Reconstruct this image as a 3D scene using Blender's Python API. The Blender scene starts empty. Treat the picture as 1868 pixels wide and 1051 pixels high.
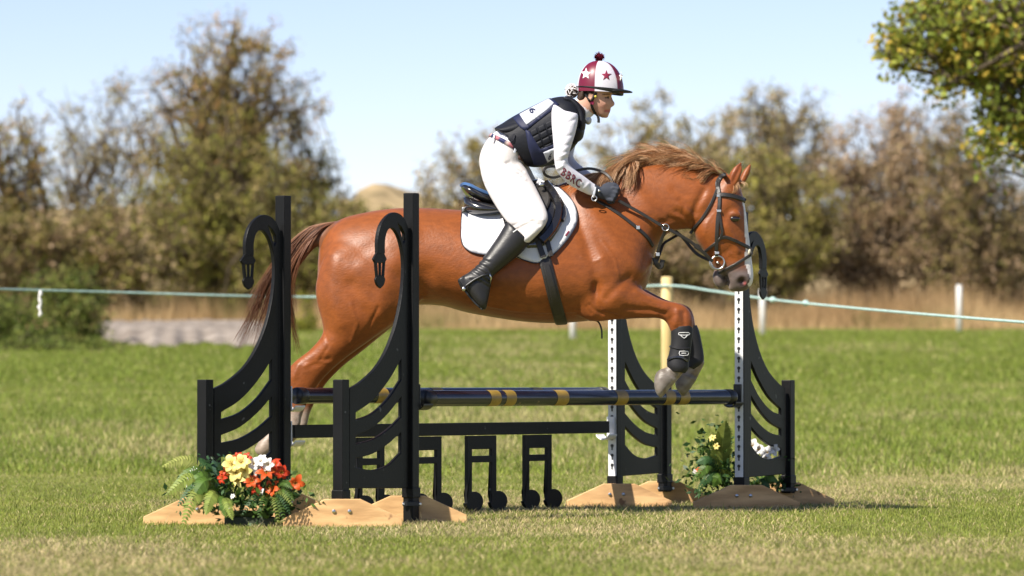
import bpy, bmesh, math, random
import numpy as np
from mathutils import Vector, Matrix
from mathutils.bvhtree import BVHTree
from mathutils.geometry import delaunay_2d_cdt

random.seed(7)
rng = np.random.default_rng(7)
SC = bpy.context.scene
COL = SC.collection

# ------------------------------------------------------------------ camera, sky, sun, exposure
W, H = 1868.0, 1051.0
FPX = 7860.0                       # focal length in photo pixels
CAM = Vector((0.0, -22.2, 0.69))
PITCH = math.atan(174.5 / FPX)
camd = bpy.data.cameras.new('camera')
camd.sensor_width = 36.0
camd.lens = FPX / W * 36.0
camd.clip_start = 0.5
camd.clip_end = 3000.0
camd.dof.use_dof = True
camd.dof.focus_distance = 22.1
camd.dof.aperture_fstop = 3.3
cam = bpy.data.objects.new('camera', camd)
cam.location = CAM
cam.rotation_euler = (math.pi / 2 + PITCH, 0, 0)
COL.objects.link(cam)
SC.camera = cam

SUN_EL, SUN_AZ = math.radians(46), math.radians(225)      # azimuth of the sun seen from the jump, measured from +x
sdir = Vector((math.cos(SUN_EL) * math.cos(SUN_AZ), math.cos(SUN_EL) * math.sin(SUN_AZ), math.sin(SUN_EL)))
world = bpy.data.worlds.new('World')
SC.world = world
world.use_nodes = True
wn = world.node_tree.nodes
sky = wn.new('ShaderNodeTexSky')
sky.sky_type = 'NISHITA'
sky.sun_disc = False
sky.sun_elevation = SUN_EL
sky.sun_rotation = math.atan2(sdir.x, sdir.y)
sky.air_density = 1.0
sky.dust_density = 0.0
sky.ozone_density = 3.0
sky.altitude = 2600.0
bg = wn['Background']
bg.inputs[1].default_value = 0.083
tint = wn.new('ShaderNodeMix'); tint.data_type = 'RGBA'; tint.blend_type = 'MULTIPLY'
tint.inputs[0].default_value = 1.0
tint.inputs[7].default_value = (1.22, 1.0, 0.99, 1)          # slightly less green than the model's clear sky
world.node_tree.links.new(sky.outputs[0], tint.inputs[6])
world.node_tree.links.new(tint.outputs[2], bg.inputs[0])
sund = bpy.data.lights.new('sun', 'SUN')
sund.energy = 4.8
sund.angle = math.radians(0.55)
sund.color = (1.0, 0.93, 0.82)
sun = bpy.data.objects.new('sun', sund)
sun.rotation_euler = (-sdir).to_track_quat('-Z', 'Y').to_euler()
sun.location = sdir * 60
COL.objects.link(sun)
SC.view_settings.view_transform = 'Standard'
SC.view_settings.look = 'None'
SC.view_settings.gamma = 1.0
SC.view_settings.use_curve_mapping = False
SC.view_settings.exposure = 0.92
SC.render.engine = 'CYCLES'
SC.cycles.use_denoising = True
SC.cycles.max_bounces = 6
SC.cycles.transparent_max_bounces = 6

# ------------------------------------------------------------------ helpers
FWD = Vector((0, math.cos(PITCH), math.sin(PITCH)))
UP = Vector((0, -math.sin(PITCH), math.cos(PITCH)))
FWDn, UPn, CAMn = np.array(FWD), np.array(UP), np.array(CAM)

def ray(px, py):
    return Vector((1, 0, 0)) * ((px - W / 2) / FPX) + UP * ((H / 2 - py) / FPX) + FWD

def P(px, py, y=0.0):
    """the point at depth y seen along the sight line of a measured photo position"""
    d = ray(px, py)
    return CAM + d * ((y - CAM.y) / d.y)

def Pn(a):
    """rows (px, py, y) -> world points"""
    a = np.asarray(a, float)
    d = np.zeros((len(a), 3))
    d[:, 0] = (a[:, 0] - W / 2) / FPX
    d += ((H / 2 - a[:, 1]) / FPX)[:, None] * UPn + FWDn
    return CAMn + d * ((a[:, 2] - CAMn[1]) / d[:, 1])[:, None]

def project(co):
    v = co - CAMn
    z = v @ FWDn
    return np.stack([W / 2 + v[:, 0] / z * FPX, H / 2 - (v @ UPn) / z * FPX], 1)

def ground_z(y):
    z = np.asarray(y, float) + 22.2
    t = (z - 28.5) / 2.5
    return 0.0328 * 2.5 * np.where(t > 30, t, np.log1p(np.exp(np.minimum(t, 30))))

def link(o, parent=None):
    COL.objects.link(o)
    if parent is not None:
        o.parent = parent
        o.matrix_parent_inverse = parent.matrix_world.inverted() if False else Matrix.Translation(-parent.location)
    return o

def tag(o, label=None, cat=None, group=None, kind=None):
    if label: o['label'] = label
    if cat: o['category'] = cat
    if group: o['group'] = group
    if kind: o['kind'] = kind
    return o

def empty(name, loc, label=None, cat=None, group=None):
    o = bpy.data.objects.new(name, None)
    o.location = loc
    o.empty_display_size = 0.1
    COL.objects.link(o)
    return tag(o, label, cat, group)

def mesh_np(name, verts, faces, smooth=True):
    """verts (n,3), faces: (m,3) or (m,4) array or list of lists"""
    me = bpy.data.meshes.new(name)
    verts = np.asarray(verts, np.float32)
    if isinstance(faces, np.ndarray):
        k = faces.shape[1]
        me.vertices.add(len(verts)); me.vertices.foreach_set('co', verts.ravel())
        me.loops.add(faces.size); me.loops.foreach_set('vertex_index', faces.astype(np.int32).ravel())
        me.polygons.add(len(faces))
        me.polygons.foreach_set('loop_start', np.arange(0, faces.size, k, dtype=np.int32))
        me.polygons.foreach_set('loop_total', np.full(len(faces), k, np.int32))
    else:
        me.from_pydata(verts.tolist(), [], faces)
    me.polygons.foreach_set('use_smooth', np.full(len(me.polygons), smooth))
    me.update(calc_edges=True)
    return me

def obj(name, me, material=None, parent=None):
    o = bpy.data.objects.new(name, me)
    if material is not None and len(me.materials) == 0:
        me.materials.append(material)
    return link(o, parent)

def set_col(me, cols, name='Col'):
    a = me.color_attributes.new(name, 'FLOAT_COLOR', 'POINT')
    c = np.ones((len(me.vertices), 4), np.float32)
    c[:, :3] = cols
    a.data.foreach_set('color', c.ravel())

class MB:
    """collects shapes for one mesh"""
    def __init__(s): s.v = []; s.f = []; s.n = 0
    def add(s, v, f):
        v = np.asarray(v, float)
        s.v.append(v); s.f += [[i + s.n for i in q] for q in f]; s.n += len(v)
        return s
    def box(s, c, size, rz=0.0, bev=0.0, M=None):
        bm = bmesh.new()
        bmesh.ops.create_cube(bm, size=1.0)
        for v in bm.verts:
            v.co = Vector((v.co.x * size[0], v.co.y * size[1], v.co.z * size[2]))
        if bev > 0:
            bmesh.ops.bevel(bm, geom=bm.edges[:], offset=bev, segments=2, profile=0.5, affect='EDGES')
        T = Matrix.Translation(c) @ (M if M is not None else Matrix.Rotation(rz, 4, 'Z'))
        bm.verts.index_update()
        s.add([T @ v.co for v in bm.verts], [[v.index for v in f.verts] for f in bm.faces])
        bm.free(); return s
    def tube(s, pts, r, n=8, caps=True, flat=1.0):
        pts = [Vector(p) for p in pts]
        rr = r if hasattr(r, '__len__') else [r] * len(pts)
        V = []; F = []
        up = None
        for i, p in enumerate(pts):
            t = (pts[min(i + 1, len(pts) - 1)] - pts[max(i - 1, 0)])
            t = t.normalized() if t.length > 1e-9 else Vector((0, 0, 1))
            if up is None:
                up = Vector((0, 1, 0)) if abs(t.y) < 0.9 else Vector((0, 0, 1))
            a = t.cross(up)
            if a.length < 1e-6: a = t.cross(Vector((1, 0, 0.3)))
            a.normalize(); b = a.cross(t).normalized(); up = b
            for k in range(n):
                th = 2 * math.pi * k / n
                V.append(p + (a * math.cos(th) + b * math.sin(th) * flat) * rr[i])
        m = len(pts)
        for i in range(m - 1):
            for k in range(n):
                F.append([i * n + k, i * n + (k + 1) % n, (i + 1) * n + (k + 1) % n, (i + 1) * n + k])
        if caps:
            F.append(list(range(n))[::-1]); F.append([(m - 1) * n + k for k in range(n)])
        return s.add(V, F)
    def ellipsoid(s, c, r, M=None, nu=16, nv=10):
        V = []; F = []
        for j in range(nv + 1):
            ph = math.pi * j / nv
            for i in range(nu):
                th = 2 * math.pi * i / nu
                q = Vector((r[0] * math.sin(ph) * math.cos(th), r[1] * math.sin(ph) * math.sin(th), r[2] * math.cos(ph)))
                if M is not None: q = M @ q
                V.append(Vector(c) + q)
        for j in range(nv):
            for i in range(nu):
                F.append([j * nu + i, (j + 1) * nu + i, (j + 1) * nu + (i + 1) % nu, j * nu + (i + 1) % nu])
        return s.add(V, F)
    def loft(s, rings, closed_caps=True):
        n = len(rings[0]); V = np.concatenate(rings); F = []
        for i in range(len(rings) - 1):
            for k in range(n):
                F.append([i * n + k, i * n + (k + 1) % n, (i + 1) * n + (k + 1) % n, (i + 1) * n + k])
        if closed_caps:
            F.append(list(range(n))[::-1]); F.append([(len(rings) - 1) * n + k for k in range(n)])
        return s.add(V, F)
    def prism(s, poly, holes, thick, M):
        """flat outline (2D, with holes) given thickness along local z, placed by M"""
        pts = []; edges = []
        for ring in [poly] + holes:
            b = len(pts); pts += [Vector(p) for p in ring]
            edges += [(b + i, b + (i + 1) % len(ring)) for i in range(len(ring))]
        vv, ee, ff, *_ = delaunay_2d_cdt(pts, edges, [], 2 if holes else 1, 1e-6)
        def inside(c, ring):
            r = False
            for i in range(len(ring)):
                x1, y1 = ring[i]; x2, y2 = ring[i - 1]
                if (y1 > c[1]) != (y2 > c[1]) and c[0] < (x2 - x1) * (c[1] - y1) / (y2 - y1) + x1: r = not r
            return r
        keep = []
        for f in ff:
            c = sum((vv[i] for i in f), Vector((0, 0))) / len(f)
            if inside(c, poly) and not any(inside(c, h) for h in holes): keep.append(list(f))
        cnt = {}
        for f in keep:
            for i in range(len(f)):
                e = (f[i], f[(i + 1) % len(f)]); cnt[e] = 1
        n = len(vv)
        V = [M @ Vector((p.x, p.y, thick / 2)) for p in vv] + [M @ Vector((p.x, p.y, -thick / 2)) for p in vv]
        F = [f for f in keep] + [[i + n for i in f[::-1]] for f in keep]
        for (a, b) in cnt:
            if (b, a) not in cnt: F.append([b, a, a + n, b + n])
        return s.add(V, F)
    def mesh(s, name, smooth=False):
        me = bpy.data.meshes.new(name)
        me.from_pydata(np.concatenate(s.v).tolist(), [], s.f)
        me.polygons.foreach_set('use_smooth', np.full(len(me.polygons), smooth))
        me.update(); return me
    def build(s, name, material, parent=None, smooth=False):
        return obj(name, s.mesh(name, smooth), material, parent)

def catmull(pts, n):
    """smooth curve through rows, n samples per span"""
    p = np.asarray(pts, float)
    q = np.vstack([2 * p[0] - p[1], p, 2 * p[-1] - p[-2]])
    out = []
    for i in range(len(p) - 1):
        a, b, c, d = q[i], q[i + 1], q[i + 2], q[i + 3]
        for t in np.linspace(0, 1, n, endpoint=False):
            out.append(0.5 * (2 * b + (c - a) * t + (2 * a - 5 * b + 4 * c - d) * t * t + (3 * b - a - 3 * c + d) * t ** 3))
    out.append(p[-1])
    return np.array(out)

def rings(secs, n=28, span=5, e=2.0):
    """sections (px top, py top, px bottom, py bottom, half width m, y centre m, top narrowing)"""
    s = [tuple(q) + (0.0,) * (7 - len(q)) for q in secs]
    s = catmull(s, span)
    th = np.linspace(0, 2 * np.pi, n, endpoint=False)
    c, sn = np.cos(th), np.sin(th)
    c = np.sign(c) * np.abs(c) ** (2 / e); sn = np.sign(sn) * np.abs(sn) ** (2 / e)
    out = []
    for tx, ty, bx, by, hw, yc, k in s:
        A, B = np.array(P(tx, ty, yc)), np.array(P(bx, by, yc))
        ctr, u = (A + B) / 2, (A - B) / 2
        lat = np.array([0, hw, 0])
        out.append(ctr + c[:, None] * u + (sn * (1 - k * c))[:, None] * lat)
    return out

def remesh(mb, voxel, name='remeshed'):
    """union of the closed shapes in mb as one continuous surface"""
    me = mb.mesh('tmp')
    bm = bmesh.new(); bm.from_mesh(me); bmesh.ops.recalc_face_normals(bm, faces=bm.faces); bm.to_mesh(me); bm.free()
    o = bpy.data.objects.new('tmp', me); COL.objects.link(o)
    m = o.modifiers.new('r', 'REMESH'); m.mode = 'VOXEL'; m.voxel_size = voxel; m.adaptivity = 0
    dg = bpy.context.evaluated_depsgraph_get()
    ev = o.evaluated_get(dg).to_mesh()
    co = np.empty(len(ev.vertices) * 3); ev.vertices.foreach_get('co', co)
    q = np.empty(len(ev.polygons) * 4, np.int32); ev.loops.foreach_get('vertex_index', q)
    ed = np.empty(len(ev.edges) * 2, np.int32); ev.edges.foreach_get('vertices', ed)
    co, q, ed = co.reshape(-1, 3).copy(), q.reshape(-1, 4).copy(), ed.reshape(-1, 2).copy()
    o.evaluated_get(dg).to_mesh_clear()
    bpy.data.objects.remove(o); bpy.data.meshes.remove(me)
    return co, q, ed

def smooth_np(co, ed, it, lam=0.5, mu=-0.52, w=None):
    n = len(co); a, b = ed[:, 0], ed[:, 1]
    deg = np.bincount(a, minlength=n) + np.bincount(b, minlength=n)
    deg = np.maximum(deg, 1)[:, None]
    for i in range(it):
        for l in ((lam,) if mu is None else (lam, mu)):
            s = np.stack([np.bincount(a, co[b, k], n) + np.bincount(b, co[a, k], n) for k in range(3)], 1) / deg
            d = (s - co) * l
            co = co + (d if w is None else d * w[:, None])
    return co

def normals_np(co, q):
    n = np.cross(co[q[:, 2]] - co[q[:, 0]], co[q[:, 3]] - co[q[:, 1]])
    vn = np.zeros_like(co)
    for k in range(4): 
        for c in range(3): vn[:, c] += np.bincount(q[:, k], n[:, c], len(co))
    return vn / np.maximum(np.linalg.norm(vn, axis=1), 1e-12)[:, None]

def poly_dist(xy, line):
    d = np.full(len(xy), 1e9)
    L = np.asarray(line, float)
    if len(L) == 1: return np.hypot(xy[:, 0] - L[0, 0], xy[:, 1] - L[0, 1])
    for a, b in zip(L[:-1], L[1:]):
        ab = b - a; t = np.clip(((xy - a) @ ab) / max(ab @ ab, 1e-9), 0, 1)
        d = np.minimum(d, np.hypot(*(xy - a - t[:, None] * ab).T))
    return d

def in_poly(xy, poly):
    r = np.zeros(len(xy), bool); p = np.asarray(poly, float)
    for i in range(len(p)):
        x1, y1 = p[i]; x2, y2 = p[i - 1]
        if y1 == y2: continue
        c = ((y1 > xy[:, 1]) != (y2 > xy[:, 1])) & (xy[:, 0] < (x2 - x1) * (xy[:, 1] - y1) / (y2 - y1) + x1)
        r ^= c
    return r

def vnoise(x, y, seed=0):
    """smooth value noise, 0..1"""
    r = np.random.default_rng(seed).random((128, 128))
    xi, yi = np.floor(x).astype(int), np.floor(y).astype(int)
    fx, fy = x - xi, y - yi
    fx, fy = fx * fx * (3 - 2 * fx), fy * fy * (3 - 2 * fy)
    g = lambda i, j: r[i % 128, j % 128]
    return (g(xi, yi) * (1 - fx) + g(xi + 1, yi) * fx) * (1 - fy) + (g(xi, yi + 1) * (1 - fx) + g(xi + 1, yi + 1) * fx) * fy

# ------------------------------------------------------------------ materials
def mat(name, col, rough=0.6, spec=0.5, var=0.0, vscale=8.0, bump=0.0, bscale=60.0, vcol=False, metal=0.0, coat=0.0,
        col2=None, sheen=0.0, stretch=(1, 1, 1), transl=0.0, wear=None):
    m = bpy.data.materials.new(name); m.use_nodes = True
    nt = m.node_tree; N = nt.nodes; L = nt.links
    b = N['Principled BSDF']
    b.inputs['Roughness'].default_value = rough
    b.inputs['Specular IOR Level'].default_value = spec
    b.inputs['Metallic'].default_value = metal
    b.inputs['Coat Weight'].default_value = coat
    b.inputs['Sheen Weight'].default_value = sheen
    b.inputs['Base Color'].default_value = (*col, 1)
    tc = N.new('ShaderNodeTexCoord'); mp = N.new('ShaderNodeMapping')
    mp.inputs['Scale'].default_value = stretch
    L.new(tc.outputs['Object'], mp.inputs[0])
    src = None
    if vcol:
        a = N.new('ShaderNodeAttribute'); a.attribute_name = 'Col'; src = a.outputs['Color']
    if var > 0 or col2 is not None:
        nz = N.new('ShaderNodeTexNoise'); nz.inputs['Scale'].default_value = vscale; nz.inputs['Detail'].default_value = 5
        L.new(mp.outputs[0], nz.inputs['Vector'])
        if col2 is not None:
            r = N.new('ShaderNodeValToRGB')
            r.color_ramp.elements[0].position = 0.38; r.color_ramp.elements[1].position = 0.62
            r.color_ramp.elements[0].color = (*col, 1); r.color_ramp.elements[1].color = (*col2, 1)
            L.new(nz.outputs['Fac'], r.inputs[0]); src = r.outputs[0]
        if var > 0:
            mr = N.new('ShaderNodeMapRange'); mr.inputs[1].default_value = 0.25; mr.inputs[2].default_value = 0.75
            mr.inputs[3].default_value = 1 - var; mr.inputs[4].default_value = 1 + var
            L.new(nz.outputs['Fac'], mr.inputs[0])
            mx = N.new('ShaderNodeVectorMath'); mx.operation = 'SCALE'
            if src is not None: L.new(src, mx.inputs[0])
            else: mx.inputs[0].default_value = col
            L.new(mr.outputs[0], mx.inputs['Scale']); src = mx.outputs[0]
    if wear is not None:
        wz = N.new('ShaderNodeTexNoise'); wz.inputs['Scale'].default_value = wear[1]; wz.inputs['Detail'].default_value = 8
        L.new(tc.outputs['Object'], wz.inputs['Vector'])
        wr = N.new('ShaderNodeMapRange'); wr.inputs[1].default_value = wear[2]; wr.inputs[2].default_value = wear[2] + 0.04
        L.new(wz.outputs['Fac'], wr.inputs[0])
        wm = N.new('ShaderNodeMix'); wm.data_type = 'RGBA'
        L.new(wr.outputs[0], wm.inputs[0])
        if src is not None: L.new(src, wm.inputs[6])
        else: wm.inputs[6].default_value = (*col, 1)
        wm.inputs[7].default_value = (*wear[0], 1); src = wm.outputs[2]
    if src is not None: L.new(src, b.inputs['Base Color'])
    if bump > 0:
        bz = N.new('ShaderNodeTexNoise'); bz.inputs['Scale'].default_value = bscale; bz.inputs['Detail'].default_value = 4
        L.new(mp.outputs[0], bz.inputs['Vector'])
        bp = N.new('ShaderNodeBump'); bp.inputs['Strength'].default_value = bump; bp.inputs['Distance'].default_value = 0.01
        L.new(bz.outputs['Fac'], bp.inputs['Height']); L.new(bp.outputs[0], b.inputs['Normal'])
    if transl > 0:
        tr = N.new('ShaderNodeBsdfTranslucent'); ms = N.new('ShaderNodeMixShader'); ms.inputs[0].default_value = transl
        if src is not None: L.new(src, tr.inputs[0])
        else: tr.inputs[0].default_value = (*col, 1)
        L.new(b.outputs[0], ms.inputs[1]); L.new(tr.outputs[0], ms.inputs[2])
        L.new(ms.outputs[0], N['Material Output'].inputs[0])
    return m

M = {}
M['black_paint'] = mat('black_paint', (0.0055, 0.0055, 0.0058), 0.45, 0.22, var=0.3, vscale=5, bump=0.08, bscale=90, wear=((0.10, 0.10, 0.10), 22, 0.70))
M['wood'] = mat('pine_wood', (0.56, 0.33, 0.15), 0.7, 0.25, var=0.22, vscale=4.5, bump=0.15, bscale=14, stretch=(1, 4, 5), col2=(0.64, 0.40, 0.19), wear=((0.26, 0.14, 0.07), 9, 0.655))
M['white_plastic'] = mat('white_plastic', (0.75, 0.75, 0.76), 0.4, 0.5, var=0.06)
M['strip'] = mat('white_strip', (0.62, 0.63, 0.64), 0.45, 0.5, var=0.15, vscale=14)
M['steel'] = mat('steel', (0.62, 0.62, 0.62), 0.28, 0.5, metal=1.0, var=0.1)
M['navy_pole'] = mat('navy_pole', (0.010, 0.012, 0.026), 0.22, 0.6, var=0.3, vscale=6, bump=0.05, bscale=30, wear=((0.12, 0.08, 0.05), 16, 0.72))
M['yellow'] = mat('yellow_band', (0.30, 0.19, 0.035), 0.4, 0.5, var=0.25, vscale=20)
M['black_plastic'] = mat('black_plastic', (0.012, 0.012, 0.013), 0.4, 0.5)
# ------------------------------------------------------------------ ground, grass, gravel, mound
M['soil'] = mat('turf_soil', (0.15, 0.175, 0.04), 0.95, 0.1, col2=(0.24, 0.22, 0.085), vscale=0.9, var=0.25, bump=0.3, bscale=25)
M['grass'] = mat('grass_blade', (0.1, 0.15, 0.02), 0.6, 0.25, vcol=True, transl=0.35)
M['dry'] = mat('dry_grass_stem', (0.4, 0.3, 0.16), 0.8, 0.1, vcol=True, transl=0.3)
M['gravel'] = mat('pale_gravel', (0.20, 0.165, 0.135), 0.95, 0.1, var=0.35, vscale=2.2, bump=0.9, bscale=7, col2=(0.27, 0.235, 0.20))
M['mound'] = mat('dry_mound', (0.24, 0.185, 0.10), 0.95, 0.1, col2=(0.36, 0.27, 0.15), vscale=1.3, var=0.35, bump=1.0, bscale=5)

def ground_sheet():
    ys = np.concatenate([np.linspace(-40, 0, 9), np.linspace(1.5, 70, 60), np.geomspace(75, 1500, 14)])
    xs = np.concatenate([-np.geomspace(900, 30, 8), np.linspace(-25, 25, 26), np.geomspace(30, 900, 8)])
    X, Y = np.meshgrid(xs, ys)
    Z = np.minimum(ground_z(Y), 2.6 + 0 * Y)
    v = np.stack([X, Y, Z], 2).reshape(-1, 3); n = len(xs)
    i = np.arange((len(ys) - 1) * n).reshape(len(ys) - 1, n)[:, :-1].ravel()
    me = mesh_np('ground', v, np.stack([i, i + 1, i + n + 1, i + n], 1))
    return tag(obj('ground', me, M['soil']), kind='structure')
ground_sheet()
def gz(y): return np.minimum(ground_z(y), 2.6)

def blades(name, x, y, h, w, lean, cols, material, label, cat, bend=False):
    """one thin tapered blade per position, tip leaning its own way"""
    n = len(x); z = gz(y) - 0.004
    a = rng.uniform(0, np.pi, n); la = rng.uniform(0, 2 * np.pi, n)
    dx, dy = np.cos(a) * w / 2, np.sin(a) * w / 2
    lx, ly = np.cos(la) * lean * h, np.sin(la) * lean * h
    hz = h * np.sqrt(np.maximum(1 - lean ** 2, .05))
    if not bend:
        v = np.empty((n, 3, 3)); 
        v[:, 0] = np.stack([x - dx, y - dy, z], 1); v[:, 1] = np.stack([x + dx, y + dy, z], 1); v[:, 2] = np.stack([x + lx, y + ly, z + hz], 1)
        f = np.arange(n * 3).reshape(n, 3); c = np.repeat(cols, 3, 0)
    else:
        v = np.empty((n, 5, 3)); m = .55
        v[:, 0] = np.stack([x - dx, y - dy, z], 1); v[:, 1] = np.stack([x + dx, y + dy, z], 1)
        v[:, 2] = np.stack([x + dx * .8 + lx * .3, y + dy * .8 + ly * .3, z + hz * m], 1); v[:, 3] = np.stack([x - dx * .8 + lx * .3, y - dy * .8 + ly * .3, z + hz * m], 1)
        v[:, 4] = np.stack([x + lx, y + ly, z + hz], 1)
        b = np.arange(n) * 5
        f = np.concatenate([np.stack([b, b + 1, b + 2], 1), np.stack([b, b + 2, b + 3], 1), np.stack([b + 3, b + 2, b + 4], 1)]); c = np.repeat(cols, 5, 0)
    me = mesh_np(name, v.reshape(-1, 3), f, False)
    set_col(me, c)
    return tag(obj(name, me, material), label, cat, kind='stuff')

def field_points(n, z0, z1, power=1.0, margin=1.0):
    """positions in the wedge of field in view (plus a margin), denser nearby"""
    u = rng.random(n)
    z = z0 * (z1 / z0) ** (u ** power)
    half = z * W / 2 / FPX + margin
    x = rng.uniform(-1, 1, n) * half
    return x, z - 22.2

def turf_colour(x, y, n):
    big = vnoise(x * .35 + 9, y * .16 + 3, 11); mid = vnoise(x * 1.1, y * .5, 12); fine = vnoise(x * 4, y * 2.2, 13)
    dryness = .50 * big + .32 * mid + .18 * fine
    z = y + 22.2
    dryness += .16 * np.exp(-((z - 24.5) / 1.6) ** 2) + .06 * np.exp(-((z - 17) / 1.6) ** 2) - .05 * np.exp(-((z - 29) / 3) ** 2) - .05 * (z > 36) - .06 * (z > 52)
    g = np.array([.165, .225, .032]); g2 = np.array([.30, .315, .07]); s = np.array([.60, .48, .26])
    r1 = rng.random(n)[:, None]
    c = g * (1 - r1) + g2 * r1
    p = np.clip((dryness - .42) * 2.0, .05, .7)
    isdry = rng.random(n) < p
    c[isdry] = s * rng.uniform(.55, 1.15, (isdry.sum(), 1))
    c *= rng.uniform(.5, 1.4, (n, 1))
    return c, isdry

nb = 660000
x, y = field_points(nb, 14.0, 31, 1.0, 1.4)
c, dry = turf_colour(x, y, nb)
tuft = .7 + .6 * vnoise(x * 7, y * 7, 21)
h = rng.uniform(.010, .032, nb) * tuft
lean = rng.uniform(.15, .8, nb); lean[dry] = rng.uniform(.5, .97, dry.sum()); h[dry] *= 1.35
long = rng.random(nb) < .010; h[long] *= 1.9
blades('grass', x, y, h, rng.uniform(.0020, .0050, nb), lean, c, M['grass'], 'short green and straw coloured grass around the jump', 'grass', True)
nb = 470000
x, y = field_points(nb, 29, 79, .8, 4)
c, dry = turf_colour(x, y, nb); c = c * np.array([.88, .95, .82])
keep = ~((y + 22.2 > 66) & (x < -4.4) & (x > -6.6))
h = rng.uniform(.03, .085, nb); lean = rng.uniform(.2, .8, nb)
blades('grass', x, y, h, rng.uniform(.006, .014, nb) * (1 + (y + 22.2 > 50)), lean, c, M['grass'], 'mown grass of the field beyond the jump', 'grass')

# dry straw-coloured grass standing along the far edge of the field
nd = 190000
z = rng.uniform(77, 93, nd); x = rng.uniform(-1, 1, nd) * (z * W / 2 / FPX + 6); y = z - 22.2
dens = vnoise(x * .8, y * .6, 31)
edge_z = 79 + 2.5 * vnoise(x * .5, x * 0, 33)
keep = (z > edge_z) & (rng.random(nd) < .25 + dens)
pxs = 934 + x / z * FPX
keep &= ~((pxs > 170) & (pxs < 470) & (z < 84))
x, y, z = x[keep], y[keep], z[keep]; n = len(x)
hh = np.clip((z - 77) / 9, .25, 1) * rng.uniform(.2, .85, n) * (.45 + 1.1 * vnoise(x * .45, y * .15, 37)) * (.55 + dens[keep])
tn = vnoise(x * .7, y * .4, 39)[:, None]; c = (np.array([.60, .43, .23]) * tn + np.array([.40, .26, .13]) * (1 - tn)) * rng.uniform(.65, 1.2, (n, 1))
gm = (vnoise(x * .6, y * .5, 35) > .68)[:, None] * rng.random((n, 1)); c = c * (1 - gm) + np.array([.13, .15, .04]) * gm
blades('dry_grass', x, y, hh, rng.uniform(.008, .02, n), rng.uniform(.05, .5, n), c, M['dry'], 'tall dry straw grass along the foot of the hedgerow', 'dry grass')

# pale gravel patch
def gravel():
    """a low tongue of stony ground, uneven at its edges"""
    n, m = 60, 14; V = []
    for i in range(n):
        px = 178 + (480 - 178) * i / (n - 1)
        za = 67.5 + 1.2 * math.sin(i * .21) + .7 * math.sin(i * .83 + 1); zb_ = 83.5 + .6 * math.sin(i * .4)
        if i < 8: m_ = (za + zb_) / 2; k = (i / 8) ** .5; za, zb_ = m_ + (za - m_) * k, m_ + (zb_ - m_) * k
        for j in range(m):
            t = j / (m - 1); zz = za + (zb_ - za) * t
            e = min(t, 1 - t) * 4; hgt = .03 + .16 * min(1, e) + .05 * (float(vnoise(np.array(px * .11), np.array(zz * .9), 51)) - .4) * min(1, e)
            V.append(((px - 934) / FPX * zz, zz - 22.2, float(gz(zz - 22.2)) + hgt))
    F = [[i * m + k, (i + 1) * m + k, (i + 1) * m + k + 1, i * m + k + 1] for i in range(n - 1) for k in range(m - 1)]
    tag(obj('gravel_path', mesh_np('gravel_path', V, F), M['gravel']), kind='structure')
gravel()

# grassy sand hill behind the hedgerow
def mound():
    xs = np.concatenate([np.linspace(-90, -14.5, 40), np.linspace(-14, 12, 60), np.linspace(12.5, 90, 40)]); ys = np.linspace(92, 128, 20)
    X, Y = np.meshgrid(xs, ys)
    pr = np.exp(-((Y - 112) / 11) ** 2)
    Z = 2.2 + pr * (3.2 + .85 * np.exp(-((X + 3.5) / 1.7) ** 4) + .45 * vnoise(X * 2.6, Y * .5, 43) + .5 * np.exp(-((X + 10) / 5) ** 2) + .35 * vnoise(X * 1.2, Y * .3, 41) - .3 * np.exp(-((X + 5.9) / .8) ** 2))
    n = len(xs); i = np.arange((len(ys) - 1) * n).reshape(len(ys) - 1, n)[:, :-1].ravel()
    me = mesh_np('hill', np.stack([X, Y, Z], 2).reshape(-1, 3), np.stack([i, i + 1, i + n + 1, i + n], 1))
    tag(obj('hill', me, M['mound']), kind='structure')
    k = rng.integers(0, len(xs) * len(ys), 20000)
    return
mound()

# ------------------------------------------------------------------ trees and bushes
def leaf_cloud(pts, size, cols, aspect=.6):
    """one small crooked leaf (two triangles folded) per point"""
    n = len(pts)
    a = rng.normal(size=(n, 3)); a /= np.linalg.norm(a, axis=1)[:, None]
    b = np.cross(a, rng.normal(size=(n, 3))); b /= np.linalg.norm(b, axis=1)[:, None]
    s = (size * rng.uniform(.6, 1.4, n))[:, None]
    v = np.stack([pts - a * s * .5, pts + b * s * aspect * .5, pts + a * s * .5, pts - b * s * aspect * .5], 1).reshape(-1, 3)
    return v, np.arange(n * 4).reshape(n, 4), np.repeat(cols, 4, 0)

def tubes(segs, n=4):
    """segments (p0, p1, r0, r1) -> vertices, faces"""
    s = np.array([np.concatenate([a, b, [r0, r1]]) for a, b, r0, r1 in segs])
    p0, p1, r0, r1 = s[:, :3], s[:, 3:6], s[:, 6], s[:, 7]
    t = p1 - p0; t /= np.maximum(np.linalg.norm(t, axis=1), 1e-9)[:, None]
    ref = np.where(np.abs(t[:, 2:3]) < .9, np.array([[0, 0, 1.]]), np.array([[1., 0, 0]]))
    a = np.cross(t, ref); a /= np.linalg.norm(a, axis=1)[:, None]; b = np.cross(t, a)
    V = np.empty((len(s), 2 * n, 3))
    for k in range(n):
        th = 2 * np.pi * k / n; o = a * np.cos(th) + b * np.sin(th)
        V[:, k] = p0 + o * r0[:, None]; V[:, n + k] = p1 + o * r1[:, None]
    base = (np.arange(len(s)) * 2 * n)[:, None]
    F = np.concatenate([base + np.array([k, (k + 1) % n, n + (k + 1) % n, n + k]) for k in range(n)])
    return V.reshape(-1, 3), F

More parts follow.
